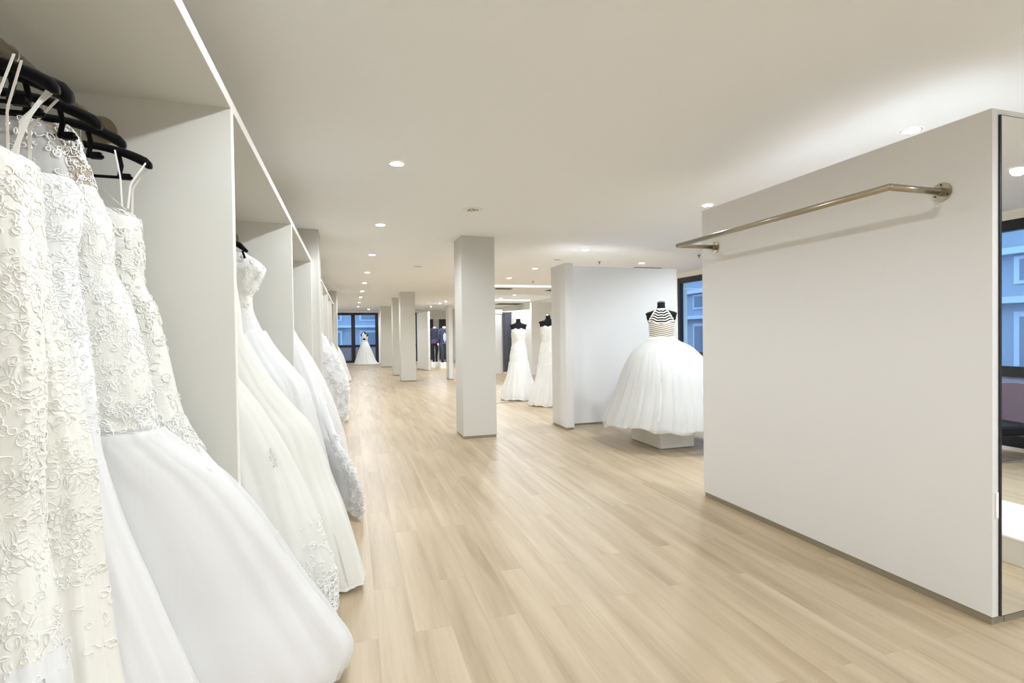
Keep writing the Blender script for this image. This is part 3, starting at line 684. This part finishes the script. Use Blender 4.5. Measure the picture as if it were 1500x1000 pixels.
# third small wing far behind the big pillar, and the suit department panel
t=thing('display_partition',(3.0,16.15,0),'narrow white partition end just left of the large pillar, far back','partition')
MB().box((2.90,15.9,.03),(3.02,16.4,2.30)).build('wing_board',M['partition_white'],t)
MB().box((2.908,15.908,0),(3.012,16.392,.031)).build('skirting',M['skirt'],t)
t=thing('display_partition',(2.8,21.0,0),'slanted bright white panel left of the suited mannequins, far back','partition')
v=[(2.66,21.9),(2.90,20.4),(2.98,20.41),(2.74,21.91)]
MB().add([(x,y,.02) for x,y in v]+[(x,y,2.30) for x,y in v],[(0,1,2,3),(4,5,6,7),(0,1,5,4),(1,2,6,5),(2,3,7,6),(3,0,4,7)]).build('panel',M['partition_white'],t)
MB().add([(x,y,.0) for x,y in v]+[(x,y,.02) for x,y in v],[(0,1,2,3),(4,5,6,7),(0,1,5,4),(1,2,6,5),(2,3,7,6),(3,0,4,7)]).build('skirting',M['skirt'],t)
# fitting-room corner at right rear
t=thing('display_partition',(6.4,16.7,0),'tall white partition behind the right strapless gown, far back','partition')
MB().box((5.84,16.6,0),(7.05,16.72,2.44)).build('board',M['partition_white'],t)
t=thing('fitting_room_panel',(5.62,17.0,0),'white fitting room side panel behind the left strapless gown','panel')
v=[(5.84,16.6),(5.84,16.66),(5.46,17.56),(5.43,17.5)]
MB().add([(x,y,.0) for x,y in v]+[(x,y,2.2) for x,y in v],[(0,1,2,3),(4,5,6,7),(0,1,5,4),(1,2,6,5),(2,3,7,6),(3,0,4,7)]).build('board',M['partition_white'],t)
t=thing('fitting_room_panel',(4.9,17.7,0),'pale grey fitting room wall strip left of the grey curtain','panel')
MB().box((4.3,17.62,0),(5.12,17.70,2.25)).build('board',M['partition'],t)
def curtain(x0,x1,y,z0,z1,m,label,seed,folds=6):
    th=np.linspace(0,1,folds*10); zz=np.linspace(z0,z1,12); P=[]
    for z in zz:
        P.append(np.stack([x0+(x1-x0)*th,y+.03*np.sin(th*folds*2*PI+seed+.3*z)+.012*np.sin(th*folds*5+z),np.full(len(th),z)],1))
    P=np.array(P); Q=P.copy(); Q[:,:,1]+=.006
    mb=MB(); mb.grid(P); mb.grid(Q[:, ::-1]); 
    t=thing('curtain',((x0+x1)/2,y,z0),label,'curtain'); mb.build('cloth',M[m],t,smooth=True)
    mb=MB()
    for k in range(folds):
        x=x0+(x1-x0)*(k+.5)/folds; a=np.linspace(0,2*PI,9); mb=MB().tube([(x,y+.02*math.cos(q),z1+.01+.02*math.sin(q)) for q in a],.003,5,cap=False); mb.build('ring',M['wire'],t)
    return t
curtain(5.10,5.42,17.5,.06,2.14,'curtain','grey-blue full length fitting room curtain behind the left strapless gown',1.)
tag(MB().tube([(4.75,17.5,2.165),(5.9,17.4,2.165)],.015,12).build('curtain_rail',M['edge'],smooth=True),'thin white horizontal rail carrying the grey-blue curtain','curtain rail')
curtain(3.66,4.08,26.7,.12,2.2,'curtain_dark','dark curtain left of and behind the suited mannequins',2.)
curtain(4.36,5.05,26.7,.12,2.2,'curtain_dark','dark curtain right of and behind the suited mannequins',3.)
tag(MB().tube([(3.5,26.7,2.23),(4.95,26.7,2.23)],.02,12).build('curtain_rail',M['edge'],smooth=True),'white rail over the two dark curtains','curtain rail')

# ------------------------------------------------------------------ dress forms
def dress_form(x,y,zn,zb,label,w=.2,cap=True):
    """black bust form; zn = neck top, zb = base"""
    t=thing('dress_form',(x,y,zb),label,'dress form')
    r=[(0,.046,.048),(-.045,.046,.048),(-.07,.052,.052),(-.09,.075,.058),(-.105,.12,.065),(-.118,.165,.07),(-.135,.19,.072),(-.16,w,.075),(-.20,w*.97,.085),(-.235,w*.9,.092),(-.265,w*.83,.1),(-.30,w*.80,.108),(-.36,w*.78,.11),(-.44,w*.68,.095),(-.5,w*.63,.085),(-.58,w*.74,.1),(-.68,w*.9,.115),(-.78,w*.86,.11)]
    MB().loft([(x,y,zn+dz,hx,hy) for dz,hx,hy in r][::-1],32).build('torso',M['form'],t,smooth=True)
    if cap: MB().loft([(x,y,zn-.001,.047,.049),(x,y,zn+.012,.044,.046),(x,y,zn+.018,.02,.02)],24).build('neck_cap',M['silver'],t,smooth=True)
    MB().tube([(x,y,zb+.02),(x,y,zn-.77)],.016,12).build('pole',M['steel'],t,smooth=True)
    MB().loft([(x,y,zb,.16,.16),(x,y,zb+.012,.16,.16),(x,y,zb+.02,.03,.03)],32).build('base',M['steel'],t,smooth=True)
    return t
# plinth + ball gown
t=thing('plinth',(3.70,5.65,0),'low cream plinth under the pearl-strand ball gown','plinth')
MB().box((3.452,5.315,.012),(3.915,5.985,.27)).build('body',M['plinth'],t,bevel=.003)
MB().box((3.47,5.33,0),(3.90,5.97,.013)).build('skirting',M['skirt'],t)
gx,gy=3.665,5.60
dress_form(gx,gy,1.745,.27,'black form with silver neck cap wearing the pearl-strand ball gown',.178).rotation_euler=(0,0,math.radians(-33))
t=gown((gx,gy,.27),'ball gown with chevron pearl-strand halter bodice and huge white tulle skirt on low plinth'); t.rotation_euler=(0,0,math.radians(-33))
bod=Surf([(1.30,gx-.150,gx+.150,gy,.105,0,0),(1.36,gx-.145,gx+.145,gy,.108,0,0),(1.44,gx-.150,gx+.150,gy,.124,0,0),(1.50,gx-.150,gx+.150,gy,.118,0,0)],0)
a=np.arange(64)*2*PI/64; 
# lining with a V top edge
P=[]
for k in range(12):
    f=k/11; row=[]
    zt=1.495-.03*np.maximum(0,np.sin(-a))*np.exp(-(np.cos(a)/.35)**2)
    z=1.285+(zt-1.285)*f; row=bod(a,z); row[:,2]=z; P.append(row)
MB().grid(np.array(P),True).build('bodice',M['beigebod'],t,smooth=True)
tor=Surf([(1.2,gx-.151,gx+.151,gy,.1,0,0),(1.30,gx-.151,gx+.151,gy,.107,0,0),(1.36,gx-.147,gx+.147,gy,.11,0,0),(1.44,gx-.151,gx+.151,gy,.126,0,0),(1.51,gx-.153,gx+.153,gy,.110,0,0),(1.545,gx-.167,gx+.167,gy,.098,0,0),(1.585,gx-.180,gx+.180,gy,.082,0,0),(1.61,gx-.171,gx+.171,gy,.078,0,0),(1.64,gx-.109,gx+.109,gy,.07,0,0),(1.66,gx-.068,gx+.068,gy,.063,0,0),(1.68,gx-.049,gx+.049,gy,.056,0,0)],0)
def strand(z0,hw,dip,wv=.006):
    n=41; s=np.linspace(-1,1,n); xx=s*hw
    z=z0-dip*(1-np.abs(s))**1.0+wv*np.cos(s*9)
    K=tor.K; hx=(pchip(K[:,0],K[:,2],z)-pchip(K[:,0],K[:,1],z))/2; hy=pchip(K[:,0],K[:,4],z)
    q=np.clip(xx/hx,-.995,.995); yy=gy-hy*np.sqrt(1-q*q)-.006
    return np.stack([gx+xx,yy,z],1)
k=0
for i in range(6):
    f=i/5.; MB().tube(strand(1.662-.0275*i,.064+.090*f**.85,.014+.024*f),.0085,6).build('pearl_strand',M['pearl'],t,smooth=True)
for i in range(8):
    MB().tube(strand(1.510-.0255*i,.146,.040-.0015*i,.001),.0052,6).build('pearl_strand',M['pearl'],t,smooth=True)
aa=np.linspace(0,2*PI,33); MB().tube([(gx+.055*math.cos(q),gy+.064*math.sin(q),1.665) for q in aa],.007,6,cap=False).build('collar',M['pearl'],t,smooth=True)
# side edges of the halter
for s_ in (-1,1):
    pts=[]
    for z,hw in ((1.66,.062),(1.63,.084),(1.60,.104),(1.57,.120),(1.54,.135),(1.50,.147)):
        K=tor.K; hx=(pchip(K[:,0],K[:,2],np.array([z]))[0]-pchip(K[:,0],K[:,1],np.array([z]))[0])/2; hy=pchip(K[:,0],K[:,4],np.array([z]))[0]
        pts.append((gx+s_*hw,gy-hy*math.sqrt(max(.02,1-(hw/hx)**2))-.006,z))
    MB().tube(pts,.005,6).build('halter_edge',M['pearl'],t,smooth=True)
SG=Surf([(1.31,gx-.150,gx+.152,gy,.11,0,0),(1.27,gx-.18,gx+.19,gy,.15,0,.01),(1.2,gx-.28,gx+.33,gy,.26,0,.010),(1.11,gx-.36,gx+.43,gy,.38,0,.012),(.91,gx-.46,gx+.59,gy,.52,0,.015),(.62,gx-.56,gx+.69,gy,.62,0,.018),(.45,gx-.63,gx+.74,gy,.67,0,.018),(.27,gx-.71,gx+.77,gy,.70,0,.02)],61,(9,15,23),1,.012)
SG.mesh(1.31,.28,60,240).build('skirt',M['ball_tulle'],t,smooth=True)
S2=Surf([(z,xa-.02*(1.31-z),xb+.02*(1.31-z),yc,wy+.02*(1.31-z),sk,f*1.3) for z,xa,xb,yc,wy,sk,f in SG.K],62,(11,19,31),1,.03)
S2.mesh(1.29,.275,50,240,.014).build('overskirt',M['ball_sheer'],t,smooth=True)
SW=Surf([(1.325,gx-.153,gx+.155,gy,.113,0,0),(1.285,gx-.172,gx+.178,gy,.14,0,0)],0); SW.mesh(1.325,1.285,4,64).build('waistband',M['satin'],t,smooth=True)

# strapless fishtail gowns
def fishtail(x,y,zn,label,flabel,seed,seq='cord',capw=True):
    dress_form(x,y,zn,0.0,flabel,.165,capw).rotation_euler=(0,0,-math.atan2(x,y))
    t=gown((x,y,.02),label); t.rotation_euler=(0,0,-math.atan2(x,y))
    d=zn-1.72
    S=Surf([(1.525+d,x-.140,x+.140,y,.10,0,0),(1.47+d,x-.150,x+.150,y,.118,0,0),(1.40+d,x-.150,x+.150,y,.118,0,.0),(1.24+d,x-.128,x+.128,y,.10,0,0),(1.1+d,x-.158,x+.158,y,.12,0,.0),(.95+d,x-.185,x+.185,y,.14,0,.01),(.78,x-.20,x+.20,y,.155,0,.02),(.55,x-.24,x+.24,y,.2,0,.03),(.3,x-.32,x+.32,y,.27,0,.04),(.1,x-.38,x+.37,y,.33,0,.05),(.02,x-.40,x+.38,y,.35,0,.05)],seed,(8,13,19),1,.01)
    mb=MB(); a=np.arange(56)*2*PI/56; P=[]
    zt=1.50+d+.022*np.exp(-((np.abs(np.cos(a))-.42)/.22)**2)*(np.sin(a)<0)
    for k in range(26):
        f=k/25; z=zt*(1-f)+.98*f; P.append(S(a,z)*1)
        P[-1][:,2]=z
    mb.grid(np.array(P),True).build('bodice',M['fine_lace'],t,smooth=True)
    S.mesh(.99,.02,50,180).build('skirt',M['tulle_ivory'],t,smooth=True)
    S.mesh(.80,.05,36,160,.014).build('overskirt',M['sheer'],t,smooth=True)
    curls(S,240,.02,.003,seed+1,(.90,1.48+d)).build('lace_applique',M[seq],t,smooth=True)
    return t
fishtail(3.655,9.42,1.735,'strapless ivory lace fishtail gown, right of the pair, beside the white partition','black form under the strapless gown beside the white partition',71)
fishtail(3.40,10.5,1.70,'strapless ivory fishtail gown in front of the grey-blue curtain, left of the pair','black form under the left strapless gown by the grey-blue curtain',75,capw=False)

# far gown in front of the end window
x,y=.67,26.4
dress_form(x,y,1.60,0,'distant black form with the train gown before the far window',.17,False)
t=gown((x,y,.02),'small distant white gown with long train standing before the far window')
S=Surf([(1.47,x-.14,x+.15,y,.1,0,0),(1.3,x-.15,x+.16,y,.11,0,0),(1.18,x-.13,x+.14,y,.1,0,.0),(.9,x-.22,x+.24,y,.2,0,.02),(.5,x-.36,x+.40,y,.3,0,.03),(.15,x-.47,x+.54,y,.4,0,.03),(.02,x-.52,x+.66,y,.45,0,.03)],81,(7,11,15),1)
mb=MB(); P=[]
a=np.arange(48)*2*PI/48; zt=1.36+.13*(np.cos(a)<.2)+.0*a
for k in range(12): z=zt*(1-k/11)+1.15*k/11; q=S(a,z); q[:,2]=z; P.append(q)
mb.grid(np.array(P),True).build('bodice',M['satin'],t,smooth=True)
S.mesh(1.16,.02,40,140).build('skirt',M['tulle'],t,smooth=True)
MB().ribbon(drape([(x-.10,y-.11,1.45),(x-.05,y-.085,1.52),(x-.02,y-.02,1.55)],0),.05,(1,0,0)).build('strap',M['satin'],t)
MB().ribbon(drape([(x+.04,y-.11,1.36),(x+.08,y-.09,1.45),(x+.10,y-.02,1.49)],0),.04,(1,0,0)).build('strap',M['satin'],t)

# ------------------------------------------------------------------ suited mannequins
t=thing('plinth',(3.8,21.8,0),'small white plinth under the suited mannequins','plinth')
MB().box((3.56,21.5,0),(4.02,22.1,.24)).build('body',M['whiteplinth'],t,bevel=.004)
t=thing('plinth',(3.30,22.5,0),'low white plinth left of the suited mannequins plinth','plinth')
MB().box((3.28,22.2,0),(3.66,22.7,.24)).build('body',M['whiteplinth'],t,bevel=.004)
def suit(x,y,z0,label,jm,tm,front,armlen,hem,legs):
    t=thing('mannequin',(x,y,z0),label,'mannequin')
    k=1.0
    body=MB().loft([(x,y,z0+.78,.15,.11),(x,y,z0+.9,.16,.11),(x,y,z0+1.05,.13,.1),(x,y,z0+1.25,.17,.11),(x,y,z0+1.38,.17,.09),(x,y,z0+1.43,.08,.06),(x,y,z0+1.50,.05,.05)],24)
    body.build('torso',M['skin'],t,smooth=True)
    MB().loft([(x,y,z0+hem,.18,.13),(x,y,z0+.9,.165,.12),(x,y,z0+1.05,.145,.11),(x,y,z0+1.2,.175,.12),(x,y,z0+1.34,.195,.115),(x,y,z0+1.40,.185,.1),(x,y,z0+1.44,.10,.07)],28).build('jacket',M[jm],t,smooth=True)
    if front:
        mb=MB(); P=[]
        for z,w in ((.80,.055),(1.0,.06),(1.2,.065),(1.35,.06),(1.43,.035)):
            P.append([(x+s*w,y-.128+.02*abs(s)-(.0 if z<1.3 else -.03),z0+z) for s in (-1,-.5,0,.5,1)])
        mb.grid(np.array(P)).build('waistcoat',M['shirt'],t,smooth=True)
    else:
        MB().loft([(x,y,z0+.80,.183,.135),(x,y,z0+.96,.165,.125)],28,cap=False).build('sash',M['purple'],t,smooth=True)
    for s in (-1,1):
        pts=[(x+s*.18,y,z0+1.38),(x+s*.225,y,z0+1.2),(x+s*.245,y+.01,z0+1.02),(x+s*(.25+armlen),y-.03,z0+.8)]
        a=MB().tube(pts,[.055,.05,.045,.035],12).build('sleeve',M[jm],t,smooth=True)
        MB().tube([(x+s*(.25+armlen),y-.03,z0+.8),(x+s*(.255+armlen),y-.04,z0+.75),(x+s*(.25+armlen),y-.045,z0+.70)],[.025,.035,.012],10).build('hand',M['skin'],a,smooth=True)
        lx=x+s*legs
        l=MB().tube([(x+s*.08,y,z0+.86),(x+s*.085,y,z0+.5),(lx,y,z0+.25),(lx,y,z0+.06)],[.09,.065,.05,.045],12).build('trouser_leg',M[tm],t,smooth=True)
        MB().loft([(lx,y-.04,z0,.045,.12),(lx,y-.04,z0+.03,.045,.12),(lx,y-.01,z0+.08,.035,.06)],16).build('shoe',M['black'],l,smooth=True)
    return t
suit(3.47,22.4,.24,'headless mannequin in navy jacket with plum lower half, left of the suited pair','navy','darkcloth',False,.0,.76,.06)
suit(3.78,21.8,.24,'mannequin in open blue suit over pale waistcoat, right of the suited pair','navy2','navy2',True,.02,.80,.09)
MB

# ------------------------------------------------------------------ bench and chairs seen in the mirror
t=thing('podium',(4.0,.85,0),'low white-topped podium reflected in the right hand mirror','podium')
MB().box((3.66,.35,0),(4.36,1.28,.15)).build('body',M['plinth'],t,bevel=.003)
MB().box((3.65,.34,.15),(4.37,1.29,.165)).build('top',M['whiteplinth'],t,bevel=.003)
def lounge(x,y,rz,label):
    t=thing('lounge_chair',(0,0,0),label,'chair','low chairs by the right hand window')
    mb=MB(); P=[]
    for i in range(9):
        f=i/8; z=.36+.42*f; P.append([( .20+.10*f+.05*(abs(u)**2)*-1, u*(.27-.05*f), z-.03*abs(u)**3) for u in np.linspace(-1,1,13)])
    P=np.array(P); Q=P+np.array([.04,0,0]); mb.grid(P); mb.grid(Q)
    mb.grid(np.array([P[-1],Q[-1]])); mb.grid(np.array([P[:,0],Q[:,0]])); mb.grid(np.array([P[:,-1],Q[:,-1]]))
    mb.build('backrest',M['mauve'],t,smooth=True)
    MB().box((-.28,-.27,.27),(.24,.27,.38)).build('seat',M['blackseat'],t,bevel=.03)
    for s in (-1,1):
        MB().tube([(.22,s*.25,.28),(.26,s*.25,.03),(.2,s*.25,.012),(-.25,s*.25,.012),(-.31,s*.25,.03),(-.24,s*.25,.28)],.011,10).build('leg_frame',M['chrome'],t,smooth=True)
    t.location=(x,y,0); t.rotation_euler=(0,0,rz); return t
lounge(6.55,-.55,.25,'mauve-backed chrome sled chair by the window, nearer one seen in the mirror')
lounge(6.55,.25,-.1,'mauve-backed chrome sled chair by the window, at the cut edge of the mirror')

# ------------------------------------------------------------------ ceiling fittings
POW=105
lights={'a':[( .36,y) for y in (-3.1,-.75,1.6,4.04,6.31,8.67,11.08,13.3,15.7,18.15,21.0,23.9)]+[(.88,26.3)],
        'b':[(3.54,y) for y in (-2.2,.1,2.51,4.55,7.48,9.8,11.57,13.06,19.94,21.3,23.8)],
        'c':[(5.25,y) for y in (-2.2,.38,3.0,5.8,8.65,11.5,16.6,18.23,19.37,24.0)]}
rowname={'a':'downlight row over the main aisle','b':'downlight row over the partitions','c':'downlight row near the right windows'}
def downlight(x,y,label,group):
    t=thing('downlight',(x,y,ZC),label,'ceiling light',group)
    mb=MB(); a=np.arange(28)*2*PI/28; P=[]
    for r,z in ((.050,ZC-.001),(.050,ZC-.006),(.062,ZC-.005),(.066,ZC-.0005)):
        P.append(np.stack([x+r*np.cos(a),y+r*np.sin(a),np.full(28,z)],1))
    mb.grid(np.array(P),True).build('trim_ring',M['ring'],t,smooth=True)
    MB().disc((x,y,ZC-.003),.050,'z',.004,28).build('lens',M['lamp'],t)
    return t
proto=None
for key,pts in lights.items():
    for i,(x,y) in enumerate(pts):
        if proto is None:
            proto=downlight(x,y,'',None); o=proto
        else: o=copy_tree(proto,(x,y,ZC))
        n={'a':'glowing round downlight over the wardrobe aisle','b':'glowing round downlight over the partition line','c':'glowing round downlight over the right window side'}[key]
        pos=['behind the camera','behind the camera','just overhead']
        if key=='a': d=['well behind the camera','behind the camera','above the camera, out of view','nearest and largest of the row','second nearest of the row','third of the row','fourth of the row','fifth of the row','sixth of the row','seventh of the row','eighth of the row','last of the straight row','set rightwards by the far window'][i]
        elif key=='b': d=['behind the camera','beside the camera','above the near end of the right partition','above the far end of the right partition','above the white partition','first beyond the white partition','second beyond the white partition','beside the large pillar edge','third from the suit corner','second from the suit corner','nearest the suit corner'][i]
        else: d=['behind the camera','reflected in the mirror','hidden behind the right partition','behind the right partition','beside the slotted vent','past the white partition','nearest the fitting rooms','over the grey-blue curtain','beyond the curtain','farthest of its row'][i]
        tag(o,n+', '+d,'ceiling light',rowname[key])
        ld=bpy.data.lights.new('downlight_bulb','SPOT'); ld.spot_size=math.radians(172); ld.spot_blend=.5; ld.shadow_soft_size=.05; ld.energy=POW; ld.color=(.95,1.015,1.085) if key=='a' else (.945,1.02,1.09)
        if key!='a': ld.energy=POW*1.15
        lo=bpy.data.objects.new('bulb',ld); COL.objects.link(lo); lo.parent=o; lo.location=(0,0,-.009)
for i,(x,y,l) in enumerate(((1.24,5.33,'unlit round ceiling fitting, nearest, before the large pillar'),(1.24,9.94,'unlit round ceiling fitting beyond the large pillar'),(3.5,8.55,'unlit round ceiling fitting above the left end of the white partition'))):
    t=thing('ceiling_fitting',(x,y,ZC),l,'ceiling fitting')
    mb=MB(); a=np.arange(32)*2*PI/32; P=[]
    for r,z in ((.07,ZC-.001),(.075,ZC-.008),(.098,ZC-.007),(.104,ZC-.0005)): P.append(np.stack([x+r*np.cos(a),y+r*np.sin(a),np.full(32,z)],1))
    mb.grid(np.array(P),True).build('trim_ring',M['ring'],t,smooth=True)
    for k in range(3):
        f=MB().disc((x+.035*math.cos(k*2.1),y+.035*math.sin(k*2.1),ZC-.004),.026,'z',.006,16).build('lamp',M['vent'],t)
        MB().disc((x+.035*math.cos(k*2.1),y+.035*math.sin(k*2.1),ZC-.009),.013,'z',.006,12).build('bulb',M['edge'],f)
    MB().disc((x,y,ZC-.0015),.07,'z',.002,24).build('backplate',M['ring'],t)
for x,y,l in ((4.37,8.64,'small ceiling sprinkler above the white partition'),(5.67,7.52,'small ceiling sprinkler left of the right partition top corner'),(4.35,12.2,'small ceiling sprinkler between the large pillar and the partition')):
    t=thing('sprinkler',(x,y,ZC),l,'sprinkler')
    MB().disc((x,y,ZC-.003),.028,'z',.012,16).build('rosette',M['vent'],t)
    MB().tube([(x,y,ZC-.008),(x,y,ZC-.04)],.008,8).build('head',M['dark'],t)
    MB().disc((x,y,ZC-.042),.016,'z',.003,12).build('deflector',M['dark'],t)
def slot_vent(x,y,w,d,label):
    t=thing('ceiling_vent',(x,y,ZC),label,'vent')
    MB().box((x-w/2,y-d/2,ZC-.008),(x+w/2,y+d/2,ZC-.001)).build('frame',M['vent'],t)
    for k in range(4):
        yy=y-d/2+d*(k+.5)/4
        MB().box((x-w/2+.02,yy-d*.07,ZC-.012),(x+w/2-.02,yy+d*.07,ZC-.006)).build('slat',M['dark'],t)
slot_vent(5.75,9.35,.62,.3,'slotted grey ceiling vent above the ball gown')
slot_vent(4.2,14.3,.5,.3,'slotted ceiling vent seen just right of the large pillar')
slot_vent(6.0,14.6,.7,.4,'slotted ceiling vent left of the white partition end')
slot_vent(6.6,21.5,1.2,.9,'dark ceiling grille above the fitting rooms')
for x0,x1,y,l in ((2.6,6.6,13.3,'ceiling bulkhead with painted edge glow crossing between the pillar and the white partition'),(3.9,6.6,18.9,'second ceiling bulkhead with painted edge glow, above the grey-blue curtain')):
    t=thing('ceiling_bulkhead',((x0+x1)/2,y,ZC),l,'ceiling light')
    MB().box((x0,y-.05,ZC-.05),(x1,y+.05,ZC+.004)).build('beam_body',M['edge'],t)
    MB().box((x0+.01,y-.054,ZC-.045),(x1-.01,y-.050,ZC-.008)).build('edge_glow',M['linear'],t)  # glowing face imitates the lit edge of a dropped bulkhead
tag(MB().box((2.3,10.05,0),(4.6,10.09,.006)).build('floor_strip',M['vent']),'thin grey strip across the floor in front of the left strapless gown','floor strip')

# ------------------------------------------------------------------ world, camera
w=bpy.data.worlds.new('dusk_sky'); sc.world=w; w.use_nodes=True; nt=w.node_tree; nt.nodes.clear()
o=nt.nodes.new('ShaderNodeOutputWorld'); b=nt.nodes.new('ShaderNodeBackground'); b.inputs[0].default_value=(.50,.70,.89,1); b.inputs[1].default_value=2.8
nt.links.new(b.outputs[0],o.inputs[0])
f,yaw,pit,roll=764.5561,.30061,-.01402,-.01338
import json
F=np.array([math.sin(yaw)*math.cos(pit),math.cos(yaw)*math.cos(pit),math.sin(pit)])
R=np.array([math.cos(yaw),-math.sin(yaw),0.]); U=np.cross(R,F)
R2=R*math.cos(roll)+U*math.sin(roll); U2=U*math.cos(roll)-R*math.sin(roll)
cd=bpy.data.cameras.new('camera'); cam=bpy.data.objects.new('camera',cd); COL.objects.link(cam); sc.camera=cam
cd.sensor_width=36; cd.sensor_fit='HORIZONTAL'; cd.lens=f/1500*36; cd.clip_start=.05; cd.clip_end=200
m=Matrix(((R2[0],U2[0],-F[0],0),(R2[1],U2[1],-F[1],0),(R2[2],U2[2],-F[2],1.38),(0,0,0,1)))
cam.matrix_world=m
vs=sc.view_settings; vs.view_transform='Standard'; vs.look='None'; vs.gamma=1; vs.use_curve_mapping=False; vs.exposure=0.19
sc.cycles.diffuse_bounces=7; sc.cycles.max_bounces=14; sc.cycles.transparent_max_bounces=24; sc.cycles.glossy_bounces=5
sc.cycles.use_denoising=True
